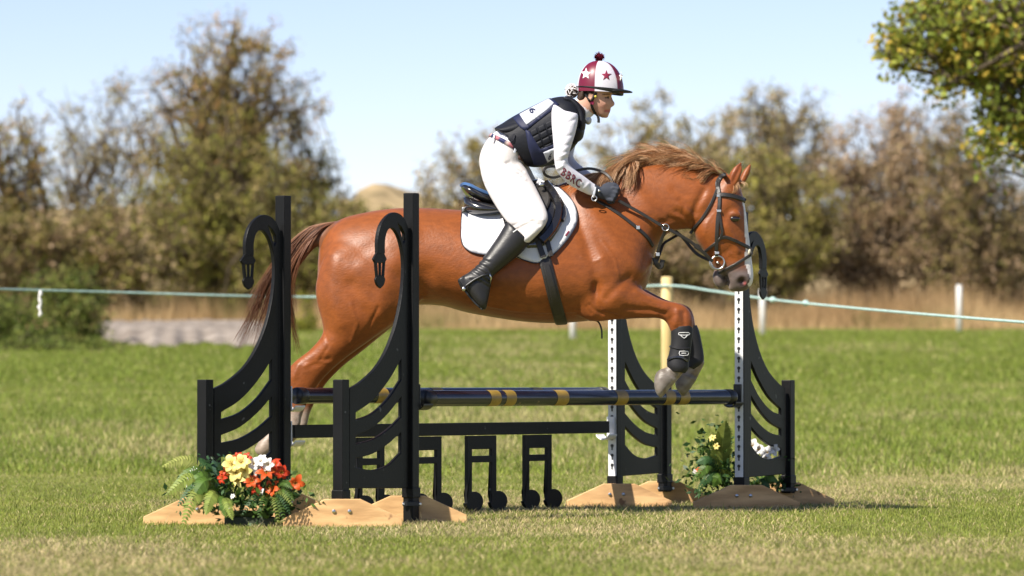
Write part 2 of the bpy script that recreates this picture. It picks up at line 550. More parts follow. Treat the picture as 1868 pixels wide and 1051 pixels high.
M['bark'] = mat('bark', (0.11, 0.085, 0.06), 0.95, 0.1, var=0.3, vscale=4)
M['leaf'] = mat('leaf', (0.1, 0.1, 0.03), 0.65, 0.2, vcol=True, transl=0.3)

def wiggle(p, q, k, amp):
    """crooked limb from p to q as k segments"""
    ts = np.linspace(0, 1, k + 1)[:, None]
    pts = p * (1 - ts) + q * ts
    L = np.linalg.norm(q - p)
    off = np.cumsum(rng.normal(size=(k + 1, 3)), 0) * amp * L / k
    off -= ts * off[-1]
    pts += off; return pts

def tree(name, label, cat, base_px, y, blobs, pal, nl, ls, nbranch=9, ntwig=7, trunk_r=.12, stems=3, group=None, leafy=1.0, zbase=None, twig_r=.008, bare=.0, hub=None):
    """blobs: crown lobes (px, py, rx, ry, depth radius m, share); limbs run from the base into the lobes and carry twigs and leaves"""
    zb = float(gz(y)) - .05 if zbase is None else zbase
    base = np.array([(base_px - 934) / FPX * (y + 22.2), y, zb])
    root = empty(name, base, label, cat, group)
    sc = (y + 22.2) / FPX
    segs = []; tips = []; 
    bl = []
    for (px, py, rx, ry, rd, sh) in blobs:
        bl.append((np.array(P(px, py, y)), np.array([rx * sc, rd, ry * sc]), sh))
    tot = sum(b[2] for b in bl)
    lp = []
    if hub is not None:
        hp = np.array(P(hub[0], hub[1], y)); tk = wiggle(base, hp, 6, .12)
        for i in range(6): segs.append((tk[i], tk[i + 1], trunk_r * 1.6 * (1 - i * .07), trunk_r * 1.6 * (.93 - i * .07)))
    for c, r, sh in bl:
        root_pt = base + np.array([rng.normal(), rng.normal(), 0]) * min(trunk_r, .06)
        if hub is not None: root_pt = tk[rng.integers(4, 7)]
        lower = c - np.array([0, 0, r[2] * .55])
        k = 5
        limb = wiggle(root_pt, lower * .6 + c * .4, k, .35)
        rr = np.linspace(trunk_r * rng.uniform(.7, 1), trunk_r * .35, k + 1)
        for i in range(k): segs.append((limb[i], limb[i + 1], rr[i], rr[i + 1]))
        nbr = max(3, int(nbranch * sh / tot * len(bl)))
        for j in range(nbr):
            d = rng.normal(size=3); d /= np.linalg.norm(d)
            end = c + d * r * rng.uniform(.55, 1.0) ** .6
            st = limb[rng.integers(2, k + 1)]
            br = wiggle(st, end, 4, .4)
            r2 = np.linspace(trunk_r * .30, twig_r * 1.5, 5)
            for i in range(4): segs.append((br[i], br[i + 1], r2[i], r2[i + 1]))
            for t in range(ntwig):
                s0 = br[rng.integers(1, 5)]
                out = (s0 - c) / np.maximum(r, .1); out /= max(np.linalg.norm(out), 1e-6)
                dd = out * .7 + rng.normal(size=3) * .6 + np.array([0, 0, .45])
                ln = rng.uniform(.25, .6) * min(r) * 1.1
                e = s0 + dd / np.linalg.norm(dd) * ln
                tw = wiggle(s0, e, 3, .35)
                for i in range(3): segs.append((tw[i], tw[i + 1], twig_r * (1 - i * .22), twig_r * (.78 - i * .22)))
                lp.append((tw, d[2]))
    V, F = tubes(segs, 4)
    obj('trunk', mesh_np('trunk', V, F, True), M['bark'], root)
    # leaves cling to the twigs in small sprays
    tw = np.array([t for t, _ in lp])
    if y > 60: ls *= .86; bare = min(.5, bare + .08); nl = int(nl * 1.25)
    k = rng.integers(0, len(tw), nl); t = rng.uniform(.0, 1, nl) ** .7 * 3
    i = np.minimum(t.astype(int), 2); f = (t - i)[:, None]
    pts = tw[k, i] * (1 - f) + tw[k, i + 1] * f + rng.normal(size=(nl, 3)) * ls * 1.1
    spray = rng.random(len(tw)) > bare
    sel = spray[k]; pts = pts[sel]; k = k[sel]
    pal = np.array(pal) * (1.42 if y > 60 else 1.2)
    tint = rng.integers(0, len(pal), len(tw))[k]
    mixr = rng.random(len(pts)) < .35
    tint[mixr] = rng.integers(0, len(pal), mixr.sum())
    cols = pal[tint] * rng.uniform(.65, 1.25, (len(pts), 1))
    V, F, C = leaf_cloud(pts, ls, cols)
    me = mesh_np('crown', V, F, False); set_col(me, C)
    obj('crown', me, M['leaf'], root)
    return root

OLIVE = [(.22, .185, .05), (.28, .21, .065), (.17, .15, .04), (.32, .22, .08), (.30, .175, .07)]
GREENY = [(.21, .21, .04), (.27, .25, .05), (.15, .155, .03), (.32, .26, .065)]
BROWN = [(.28, .195, .115), (.34, .24, .15), (.22, .15, .085), (.38, .28, .175), (.25, .20, .09)]
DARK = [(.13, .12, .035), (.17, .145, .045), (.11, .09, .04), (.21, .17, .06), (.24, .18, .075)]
PALE = [(.34, .28, .16), (.29, .25, .115), (.38, .29, .18), (.26, .23, .09)]
YB1 = 66.0
HG = 'hedgerow trees and bushes beyond the field'
tree('hawthorn_tree', 'tall rounded hawthorn tree above the flower-decked wing, russet leaves', 'tree', 400, YB1,
     [(400, 140, 150, 95, 1.6, 3), (310, 190, 110, 80, 1.3, 1.6), (500, 180, 85, 90, 1.2, 1.6), (430, 80, 90, 45, 1.2, 1.4), (390, 270, 130, 90, 1.5, 3), (480, 300, 90, 90, 1.3, 2)], OLIVE, 17000, .085, 26, 9, .16, group=HG)
tree('hawthorn_bush', 'dense dark green bush forming the shaded foot of the tall hawthorn', 'bush', 390, YB1 - 1.5,
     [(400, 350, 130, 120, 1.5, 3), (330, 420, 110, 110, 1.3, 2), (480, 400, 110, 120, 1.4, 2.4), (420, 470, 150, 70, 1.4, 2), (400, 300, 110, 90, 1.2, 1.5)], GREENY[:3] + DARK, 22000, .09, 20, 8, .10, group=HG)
tree('scrub_tree', 'half bare scrub tree left of the tall hawthorn, sky showing through', 'tree', 170, YB1 + 2,
     [(180, 240, 90, 90, 1.2, 2), (110, 250, 70, 80, 1.1, 1.4), (250, 220, 70, 80, 1.1, 1.4), (200, 330, 110, 80, 1.2, 2)], PALE + OLIVE[:2], 5200, .085, 20, 8, .07, group=HG, bare=.35)
tree('scrub_tree', 'gnarled thorn tree with yellowing leaves at the left edge of the picture', 'tree', 30, YB1 - 1,
     [(20, 275, 70, 60, 1.1, 2), (60, 330, 70, 55, 1.0, 1.4), (-40, 270, 80, 70, 1.1, 2), (35, 215, 50, 45, .8, .6), (20, 390, 100, 70, 1.1, 2)], OLIVE + [(.26, .19, .03)], 7500, .09, 17, 8, .09, group=HG, bare=.2)
tree('bramble_bush', 'broad brown bramble bush below the half bare scrub tree', 'bush', 180, YB1 - 2,
     [(150, 420, 140, 80, 1.4, 3), (240, 440, 100, 80, 1.3, 2), (80, 450, 110, 80, 1.3, 2), (170, 480, 150, 60, 1.3, 2)], DARK + BROWN[:2] + GREENY[:1], 17000, .09, 20, 8, .06, group=HG)
tree('bramble_bush', 'brown bramble bush at the far left, reaching down to the rope', 'bush', -10, YB1 - 2.5,
     [(-30, 430, 110, 90, 1.3, 2), (20, 470, 90, 70, 1.2, 2)], DARK + BROWN[:2], 7000, .09, 14, 8, .06, group=HG)
tree('willow_shrub', 'loose pale green shrub on the right flank of the tall hawthorn', 'bush', 570, YB1 + 1,
     [(565, 260, 35, 80, .8, 1.5), (580, 330, 45, 70, .9, 1.5), (545, 370, 60, 80, 1, 1.5), (540, 200, 35, 50, .7, .8)], PALE + GREENY, 4200, .085, 14, 7, .05, group=HG, bare=.15)
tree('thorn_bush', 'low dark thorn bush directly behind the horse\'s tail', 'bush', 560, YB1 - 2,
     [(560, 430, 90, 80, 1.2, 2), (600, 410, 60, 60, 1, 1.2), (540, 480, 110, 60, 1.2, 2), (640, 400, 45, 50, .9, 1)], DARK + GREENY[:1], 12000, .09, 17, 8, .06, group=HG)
tree('thorn_bush', 'low olive bush behind the horse\'s croup', 'bush', 690, YB1 + 3,
     [(650, 400, 50, 30, .9, 1), (720, 410, 60, 30, 1, 1), (690, 440, 110, 50, 1.2, 2), (690, 480, 120, 60, 1.2, 2)], PALE + OLIVE[:2], 9000, .085, 16, 8, .05, group=HG)
tree('thorn_bush', 'straggly bush rising behind the saddle\'s cantle', 'bush', 840, YB1,
     [(845, 300, 45, 60, .9, 1.5), (880, 330, 60, 70, 1, 1.6), (810, 360, 70, 60, 1, 1.6), (860, 420, 120, 90, 1.2, 2), (900, 260, 35, 40, .7, .6)], PALE + OLIVE, 8500, .085, 17, 8, .05, group=HG, bare=.15)
tree('thorn_bush', 'pale twiggy bush seen between the rider\'s chest and the horse\'s crest', 'bush', 1090, YB1 + 2,
     [(1080, 320, 60, 50, .9, 1.4), (1130, 270, 60, 45, .9, 1.2), (1010, 330, 70, 60, 1, 1.4), (1100, 400, 130, 80, 1.2, 2), (1180, 250, 45, 35, .8, .8)], PALE + OLIVE[:2], 8500, .085, 18, 8, .05, group=HG, bare=.15)
tree('thorn_bush', 'olive bush behind the horse\'s mane', 'bush', 1240, YB1 + 1,
     [(1230, 260, 70, 50, 1, 1.4), (1290, 270, 60, 60, 1, 1.4), (1250, 350, 110, 80, 1.2, 2), (1240, 450, 130, 70, 1.2, 2), (1190, 210, 40, 35, .8, .6)], PALE + OLIVE[:3], 11000, .085, 18, 8, .05, group=HG, bare=.1)
tree('ash_tree', 'slender half bare tree standing right behind the horse\'s ears', 'tree', 1400, YB1 + 2,
     [(1400, 210, 50, 55, .9, 1.5), (1450, 210, 55, 50, .9, 1.5), (1370, 260, 50, 50, .9, 1.2), (1430, 290, 80, 60, 1.1, 2), (1490, 240, 30, 45, .7, .6), (1400, 180, 35, 35, .7, .5)], PALE + OLIVE[:2], 6500, .085, 18, 8, .07, group=HG, bare=.15)
tree('hawthorn_bush', 'olive green bush right of the horse\'s face', 'bush', 1410, YB1 - 1.5,
     [(1400, 350, 80, 70, 1.1, 2), (1440, 420, 90, 80, 1.2, 2), (1390, 460, 90, 70, 1.2, 2), (1470, 360, 60, 70, 1, 1.4)], GREENY[:2] + DARK + OLIVE[:1], 14000, .09, 18, 8, .06, group=HG)
tree('blackthorn_bush', 'large brown leafless-looking bush in the middle of the right hedgerow', 'bush', 1580, YB1,
     [(1560, 300, 80, 70, 1.2, 2), (1620, 270, 80, 70, 1.2, 2), (1560, 390, 110, 90, 1.3, 3), (1640, 370, 90, 90, 1.3, 2), (1600, 470, 150, 70, 1.3, 3), (1640, 215, 50, 40, .8, .6)], BROWN, 19000, .085, 22, 8, .06, group=HG, bare=.05)
tree('blackthorn_bush', 'dark brown bush at the right edge under the oak', 'bush', 1780, YB1 - 1,
     [(1760, 280, 90, 80, 1.2, 2), (1840, 320, 90, 90, 1.2, 2), (1750, 390, 110, 90, 1.3, 3), (1850, 430, 100, 80, 1.3, 2), (1780, 475, 150, 65, 1.3, 3), (1720, 240, 60, 50, .9, .9)], BROWN[:3] + DARK, 20000, .085, 22, 8, .06, group=HG, bare=.05)
tree('blackthorn_bush', 'grey brown thicket between the two largest brown bushes, slightly behind them', 'bush', 1690, YB1 + 3,
     [(1690, 250, 70, 60, 1.1, 1.6), (1700, 330, 90, 80, 1.2, 2), (1690, 430, 130, 90, 1.3, 3), (1510, 330, 60, 60, 1, 1.4), (1500, 420, 80, 90, 1.1, 2)], BROWN + PALE[:2], 15000, .085, 20, 8, .06, group=HG, bare=.05)
tree('blackthorn_bush', 'dim brown thicket glimpsed between the horse\'s neck and forelegs', 'bush', 1230, YB1 - 2,
     [(1200, 460, 110, 60, 1.2, 2), (1290, 470, 100, 60, 1.2, 2)], BROWN[:3] + DARK, 9000, .085, 16, 8, .06, group=HG)
tree('thorn_bush', 'pale dry thicket on the skyline right of the rider\'s arm', 'bush', 1310, YB1 + 4,
     [(1320, 240, 50, 60, 1, 1.2), (1340, 300, 60, 60, 1, 1.4), (1300, 380, 110, 90, 1.2, 2.4)], PALE + BROWN[:2], 8500, .085, 16, 8, .05, group=HG, bare=.12)
tree('oak_tree', 'oak with green and yellow leaves hanging into the top right corner', 'tree', 2230, 24.0,
     [(1750, 60, 85, 60, .7, 3), (1835, 50, 90, 80, .8, 4), (1680, 70, 60, 55, .5, 2.4), (1625, 100, 48, 50, .4, 2.0), (1800, 130, 80, 55, .7, 2.4), (1850, 200, 60, 60, .6, 2.6), (1850, 265, 55, 55, .5, 1.8), (1720, 150, 35, 30, .35, .7), (1800, 220, 40, 50, .4, 1), (1700, 20, 60, 50, .5, 1.6),
      (1950, 60, 110, 140, 1.0, 4), (1960, 250, 80, 110, .8, 2.5)],
     [(.19, .23, .035), (.25, .27, .045), (.14, .175, .03), (.33, .30, .05), (.42, .30, .05), (.22, .25, .04)], 12500, .085, 12, 8, .07, hub=(2180, -60))
# rank weeds on the bank at the left edge
WEED = [(.12, .16, .03), (.17, .19, .04), (.09, .12, .025), (.22, .21, .06)]
tree('nettle_clump', 'tall green nettle clump under the rope, left of the gravel', 'weed', 135, 46.0,
     [(130, 560, 60, 50, .5, 2), (110, 600, 80, 40, .6, 2), (160, 540, 30, 50, .4, 1), (90, 530, 40, 40, .4, 1)], WEED, 7000, .06, 20, 8, .012, group='weeds on the bank', twig_r=.004)
tree('nettle_clump', 'low leafy weeds at the left edge below the rope', 'weed', 30, 45.0,
     [(20, 590, 70, 45, .6, 2), (60, 620, 70, 30, .6, 2), (-20, 560, 60, 40, .5, 1)], WEED[:3] + [(.07, .10, .02)], 7000, .055, 20, 8, .012, group='weeds on the bank', twig_r=.004)
tree('nettle_clump', 'spreading low weeds in front of the gravel', 'weed', 150, 42.0,
     [(100, 645, 80, 20, .5, 2), (190, 640, 50, 18, .4, 1), (30, 645, 60, 22, .4, 1)], WEED[:3], 6000, .045, 18, 8, .010, group='weeds on the bank', twig_r=.004)
tree('weed_tuft', 'green weed tuft showing through under the horse\'s belly', 'weed', 700, 55.0,
     [(690, 600, 30, 20, .3, 1), (720, 610, 30, 15, .3, 1)], WEED, 1600, .05, 12, 6, .008, group='weeds on the bank', twig_r=.004)
tree('weed_tuft', 'yellow green weed behind the horse\'s hind leg', 'weed', 560, 56.0,
     [(560, 575, 22, 35, .3, 1), (545, 605, 25, 20, .3, 1)], [(.25, .24, .03), (.18, .2, .03)], 1600, .05, 12, 6, .008, group='weeds on the bank', twig_r=.004)

# ------------------------------------------------------------------ fence
M['rope'] = mat('teal_rope', (0.36, 0.50, 0.46), 0.7, 0.3, var=0.25, vscale=30)
M['white_post'] = mat('white_post', (0.72, 0.70, 0.68), 0.6, 0.3, var=0.1)
M['fence_wood'] = mat('stripped_pine', (0.62, 0.46, 0.20), 0.7, 0.3, var=0.15, vscale=4, stretch=(4, 4, .6), col2=(.68, .54, .28))
def rope():
    pts = [(-60, 525, 13), (0, 527.5, 14), (200, 533, 15), (420, 539.5, 15.6), (575, 542, 16), (800, 540, 16), (1050, 530, 16.1), (1214, 521, 16.2), (1300, 531, 15), (1410, 547, 13), (1600, 566, 9), (1868, 588, 5), (2100, 604, 2)]
    c = catmull([P(*p) for p in pts], 8)
    root = empty('fence_rope', (0, 16, float(gz(16))), 'pale teal fence rope stretched across the field past the wooden post', 'rope')
    MB().tube(c, .0105, 6).build('strand', M['rope'], root, True)
    for px, py, y in ((1410, 547, 13), (1470, 553, 11.8)):
        q = P(px, py, y); MB().ellipsoid(q, (.03, .025, .025), nu=8, nv=6).build('knot', M['rope'], root, True)
    # a knotted white tape end hanging from the rope
    hang = [P(73, 530 + k * 6, 14.2) + Vector((.008 * math.sin(k * 2.1), 0, 0)) for k in range(9)]
    MB().tube(hang, [.010, .018, .009, .017, .010, .018, .008, .016, .010], 6).build('hanging_tape', M['white_post'], root, True)
rope()
def fence_post(px, y, ztop_py, r, material, label, name='fence_post', square=False):
    x = (px - 934) / FPX * (y + 22.2); zb = float(gz(y))
    zt = P(px, ztop_py, y).z
    root = empty(name, (x, y, zb), label, 'post', 'posts of the field fence')
    MB().tube([(x, y, zb - .1), (x, y, zt - .012), (x, y, zt)], [r, r, r * .85], 16).build('shaft', material, root, True)
    return root
fence_post(1217, 16.26, 505, .052, M['fence_wood'], 'round pale wooden post behind the horse\'s front boots')
for px, tp, lb in ((1045, 548, 'thin white post just below the girth under the horse\'s belly'), (1391, 528, 'thin white post below the far lantern'), (1750, 520, 'thin white post farthest to the right by the dry grass'), (648, 560, 'thin white post behind the horse\'s stifle')):
    fence_post(px, 55.5 if px > 1700 else (53 if px > 1300 else 49.5), tp, .05, M['white_post'], lb, 'electric_fence_post')
# ------------------------------------------------------------------ the jump
YA, YB = -0.70, -1.00
def wing_uv(x, y):
    """photo position on the left rear wing -> (distance from main post, height) on the wing itself"""
    WW = 0.62
    u = (516 - x) / 142 * WW
    Z = 21.5 - u * 0.80
    return (u, CAM.z + (700 - y) * Z / FPX)
def curve2(pts, n=5): return [tuple(p) for p in catmull(pts, n)]
edge = curve2([(387, 709), (410, 697), (440, 672), (462, 640), (480, 598), (492, 550), (497, 505), (496, 470), (489, 441), (480, 425), (471, 420), (463, 427), (459, 445), (459, 466)], 4)
outer = curve2([(444, 466), (444, 440), (450, 416), (462, 400), (476, 392), (490, 395), (500, 405), (506, 418)], 4)
panel_px = [(387, 888)] + edge + outer + [(506, 888)]
def band(top, bot): return curve2(top, 4) + curve2(bot[::-1], 4)
holes_px = [
    band([(400, 752), (434, 730), (466, 695), (492, 656)], [(400, 765), (434, 753), (466, 727), (492, 693)]),
    band([(400, 794), (434, 779), (466, 753), (492, 724)], [(400, 808), (434, 800), (466, 782), (492, 760)]),
    band([(400, 834), (434, 826), (466, 808), (492, 787)], [(400, 850), (434, 855), (466, 846), (492, 824)]),
    [(485, 412), (493, 419), (499, 430), (500, 442), (497, 449), (494, 438), (490, 424)],
]
panel_uv = [wing_uv(*p) for p in panel_px]
holes_uv = [[wing_uv(*p) for p in h] for h in holes_px]

def bevelled(mb, name, material, parent, w=0.003):
    o = mb.build(name, material, parent)
    m = o.modifiers.new('bevel', 'BEVEL'); m.width = w; m.segments = 2; m.limit_method = 'ANGLE'; m.angle_limit = math.radians(50)
    return o

def make_wing(name, main, small, strip, label, foot_shift):
    """main, small: ground positions of the two posts"""
    main, small = Vector(main), Vector(small)
    d = (small - main); Wd = d.length; d.normalize()
    ang = math.atan2(d.y, d.x)
    R = Matrix.Rotation(ang, 4, 'Z')
    root = empty(name, main, label, 'jump wing', 'wings of the two jump fences')
    MB().box(main + Vector((0, 0, 0.817)), (0.058, 0.058, 1.622), ang, 0.004).build('main_post', M['black_paint'], root)
    MB().box(small + Vector((0, 0, 0.395)), (0.058, 0.058, 0.63), ang, 0.004).build('outer_post', M['black_paint'], root)
    sc = (Wd - 0.058) / (0.62 - 0.058)
    T = Matrix.Translation(main) @ R @ Matrix.Rotation(math.pi / 2, 4, 'X')
    fit = lambda q: ((q[0] - 0.029) * sc + 0.028, q[1])
    mb = MB().prism([fit(q) for q in panel_uv], [[fit(q) for q in h] for h in holes_uv], 0.020, T)
    bevelled(mb, 'curved_panel', M['black_paint'], root)
    # the lantern hanging from the hook, cut from the same board
    lp = [(458, 464), (464, 476), (462, 479), (461, 482), (459, 508), (461, 512), (460, 518), (457, 524), (451, 529), (445, 524), (442, 518), (441, 512), (443, 508), (440, 482), (438, 479), (436, 476), (444, 464)]
    lh = [[(444.5, 483), (449.5, 483), (450, 505), (446.5, 505)], [(452.5, 483), (457.5, 483), (456, 505), (452.5, 505)]]
    bevelled(MB().prism([fit(wing_uv(*q)) for q in lp], [[fit(wing_uv(*q)) for q in h] for h in lh], 0.012, T), 'lantern', M['black_paint'], root, 0.003)
    # wooden feet lie along the jumping direction on either side of each post
    fd = Vector((1, foot_shift, 0)).normalized(); fa = math.atan2(fd.y, fd.x); fn = Vector((-fd.y, fd.x, 0))
    near = main if main.y < small.y else small
    for post, hh, ll in ((main, 0.138, 0.58), (small, 0.138, 0.57)):
        s = -1 if post is near else 1                     # the nearer post has its board in front, the farther one behind
        jit = rng.uniform(-.02, .02)
        T = Matrix.Translation(post + fn * (s * 0.056) + fd * jit) @ Matrix.Rotation(fa, 4, 'Z') @ Matrix.Rotation(math.pi / 2, 4, 'X')
        poly = [(-ll / 2, 0.0), (ll / 2, 0.0), (ll / 2, 0.043), (0.085, hh), (-0.085, hh), (-ll / 2, 0.045)]
        f = bevelled(MB().prism(poly, [], 0.045, T), 'wooden_foot', M['wood'], root, 0.003)
        for bx in (-0.035, 0.04):
            q = post + fn * (s * 0.056 - 0.025) + fd * bx + Vector((0, 0, 0.08))
            if s < 0: MB().ellipsoid(q, (0.010, 0.007, 0.010), nu=10, nv=6).build('bolt', M['steel'], f)
            else:
                MB().box(post - fn * 0.036 + fd * bx * 1.1 + Vector((0, 0, 0.10)), (0.012, 0.016, 0.012), fa, 0.002).build('bolt', M['steel'], f)
        MB().box(post + Vector((0, 0, 0.155)), (0.070, 0.066, 0.05), ang, 0.004).build('post_socket', M['black_paint'], root)
        MB().box(post - fn * 0.034 + Vector((0, 0, 0.10)), (0.085, 0.012, 0.022), fa, 0.002).build('bracket', M['steel'] if False else M['black_plastic'], root)
    # steel strip of cup holes on the inner side
    if strip:
        n_ = -d
        q = main + n_ * 0.031
        st = MB().box(q + Vector((0, 0, 0.86)), (0.004, 0.050, 1.36), ang, 0.001).build('hole_strip', M['strip'], root)
        kb = MB()
        kb.prism([(0.0095 * math.cos(t), 0.0095 * math.sin(t)) for t in np.linspace(0, 2 * math.pi, 14, endpoint=False)], [], 0.002, Matrix())
        kb.box((0, -0.014, 0), (0.0085, 0.020, 0.0022))
        kme = kb.mesh('keyhole'); kme.materials.append(M['black_plastic'])
        z = 0.24
        while z < 1.50:
            k = bpy.data.objects.new('keyhole', kme); COL.objects.link(k); k.parent = st
            k.matrix_local = Matrix.Translation(q + n_ * 0.0025 + Vector((0, 0, z))) @ R @ Matrix.Rotation(-math.pi / 2, 4, 'Z') @ Matrix.Rotation(math.pi / 2, 4, 'X')
            z += 0.0535
    return root

gp = lambda px, y: Vector((P(px, 900, y).x, y, 0.0))
A_main, A_small = gp(516, YA), gp(374, YA - 0.50)
B_main, B_small = gp(750, YB), gp(622, YB - 0.50)
YC, YD = YA + 2.36, YB + 2.36
C_main, C_small = gp(1122, YC), gp(1213, YC + 0.50)
D_main, D_small = gp(1353, YD), gp(1438, YD + 0.50)
make_wing('jump_wing', A_main, A_small, False, 'black jump wing standing behind the orange and yellow flowers', 0.05)
make_wing('jump_wing', B_main, B_small, False, 'black jump wing in front of the horse\'s hindquarters holding the front pole', 0.05)
make_wing('jump_wing', C_main, C_small, True, 'black jump wing under the horse\'s forelegs carrying the music note rail', 0.05)
make_wing('jump_wing', D_main, D_small, True, 'black jump wing below the horse\'s nose, farthest along the front pole', 0.05)

M['keydark'] = M['black_plastic']
def make_pole(label, a, b, z, bands, r=0.040):
    a = Vector((a.x, a.y, z)); b = Vector((b.x, b.y, z)); ax = (b - a); Ln = ax.length; ax.normalize()
    a = a + ax * 0.05; b = b - ax * 0.05; Ln -= 0.1
    root = empty('jump_pole', (a.x, a.y, 0), label, 'jump pole', 'dark blue poles with yellow bands')
    MB().tube([a + ax * t for t in (0, 0.006, 0.03, Ln - 0.03, Ln - 0.006, Ln)], [r * .88, r, r, r, r, r * .88], 24).build('shaft', M['navy_pole'], root, True)
    for e, s in ((a, 1), (b, -1)):
        MB().tube([e - ax * s * 0.012, e, e + ax * s * 0.05, e + ax * s * 0.053], [r + .0005, r + .003, r + .003, r + .0005], 24).build('end_cap', M['black_plastic'], root, True)
    for t, w in bands:
        c = a + ax * (t * Ln)
        MB().tube([c - ax * w / 2, c + ax * w / 2], r + 0.0008, 28, caps=False).build('yellow_band', M['yellow'], root, True)
    return root
def frac(px, a, b):
    """share of the way from a to b that a photo column meets"""
    d = ray(px, 727)
    k = d.x / d.y
    # a.x + t dx = k (a.y + t dy + 22.2)
    return (k * (a.y - CAM.y) - a.x) / ((b.x - a.x) - k * (b.y - a.y))
zpole = CAM.z + (700 - 727) * 21.2 / FPX
Bi = B_main + Vector((0.035, 0.05, 0)); Di = D_main + Vector((-0.035, -0.05, 0))
Ai = A_main + Vector((0.035, 0.05, 0)); Ci = C_main + Vector((-0.035, -0.05, 0))
make_pole('near dark blue jump pole with yellow bands under the horse\'s front hooves', Bi, Di, zpole,
          [(frac(888, Bi, Di), .085), (frac(917, Bi, Di), .085), (frac(1015, Bi, Di), .1), (frac(1128, Bi, Di), .1), (frac(1219, Bi, Di), .09), (frac(1246, Bi, Di), .09)])
make_pole('rear dark blue jump pole running behind the near pole', Ai, Ci, zpole + 0.012,
          [(frac(684, Ai, Ci), .09), (frac(790, Ai, Ci), .09), (frac(980, Ai, Ci), .09)])

def make_cup(at, d, material, label):
    """pole cup: back plate, curved tray"""
    d = d.normalized(); n = Vector((-d.y, d.x, 0))
    root = empty('jump_cup', at, label, 'pole cup', 'cups holding the poles and the rail')
    ang = math.atan2(d.y, d.x)
    MB().box(at + d * 0.004 + Vector((0, 0, 0.01)), (0.008, 0.05, 0.12), ang, 0.002).build('back_plate', material, root)
    V = []
    ts = np.linspace(-1.0, 1.0, 9)
    mb = MB()
    rr = [np.array([at + d * x + n * (0.052 * math.sin(t)) + Vector((0, 0, 0.052 * (1 - math.cos(t)) - 0.05 + dz)) for t in ts] +
                   [at + d * x + n * (0.052 * math.sin(t)) + Vector((0, 0, 0.052 * (1 - math.cos(t)) - 0.05 + dz - 0.008)) for t in ts[::-1]]) for x, dz in ((0.008, 0), (0.085, 0))]
    mb.loft(rr); mb.build('tray', material, root)
    return root
pd = (Di - Bi).normalized(); pd.z = 0
def at_post(p, s, z): q = p + pd * (s * 0.036); return Vector((q.x, q.y, z))
make_cup(at_post(B_main, 1, zpole), pd, M['black_plastic'], 'black cup under the left end of the near pole')
make_cup(at_post(D_main, -1, zpole), -pd, M['black_plastic'], 'black cup under the far right end of the near pole')
make_cup(at_post(A_main, 1, zpole - 0.01), pd, M['white_plastic'], 'white cup beneath the rear pole by the hind leg')
zr0 = CAM.z + (700 - 790) * 21.6 / FPX
make_cup(at_post(A_main, 1, zr0 - 0.01), pd, M['white_plastic'], 'white cup under the left end of the music note rail')
make_cup(at_post(C_main, -1, zr0 - 0.005), -pd, M['white_plastic'], 'white cup under the right end of the music note rail')

# rail hung with beamed musical notes
def make_notes():
    a, b = Ai.copy(), Ci.copy()
    ax = (b - a); ax.z = 0; Ln = ax.length; ax.normalize(); ang = math.atan2(ax.y, ax.x)
    root = empty('music_note_rail', a, 'black rail hung with cut-out musical notes between the rear wings', 'jump rail')
    zc = zr0 + 0.008
    MB().box(a + ax * (Ln / 2) + Vector((0, 0, zc)), (Ln - 0.03, 0.03, 0.066), ang, 0.003).build('rail', M['black_paint'], root)
    zof = lambda py, t: CAM.z + (700 - py) * (21.5 + t * 2.36) / FPX
    for x0, x1 in ((650, 699), (752, 803), (850, 903), (955, 1004)):
        t0, t1 = frac(x0, a, b) * Ln, frac(x1, a, b) * Ln
        tm = (t0 + t1) / 2 / Ln
        T = Matrix.Translation(a) @ Matrix.Rotation(ang, 4, 'Z') @ Matrix.Rotation(math.pi / 2, 4, 'X')
        w = 0.042
        zt, z1, z2, z3 = zc - 0.036, zof(819, .6), zof(831, .6), zof(843, .6)
        zh = zof(914, .6); 
        hx, hz = 0.064, 0.054
        def head(sx):   # rounded head, stem on its left side
            pts = []
            for th in np.linspace(math.pi * 0.62, -math.pi * 1.05, 20):
                pts.append((sx + hx + hx * 1.22 * math.cos(th) * 1.0, zh + hz * math.sin(th)))
            return pts
        poly = [(t0, zt), (t0, zh)]
        poly = [(t0, zt)] + [(t0, zh - 0.004)] + head(t0)[::-1][1:] + [(t0 + w, zh + 0.052), (t0 + w, z3), (t1 - w, z3), (t1 - w, zh - 0.004)] + head(t1 - w)[::-1][1:] + [(t1, zh + 0.052), (t1, zt)]
        hole = [(t0 + w, z1), (t0 + w, z2), (t1 - w, z2), (t1 - w, z1)]
        bevelled(MB().prism(poly, [hole], 0.02, T), 'note', M['black_paint'], root, 0.002)
make_notes()
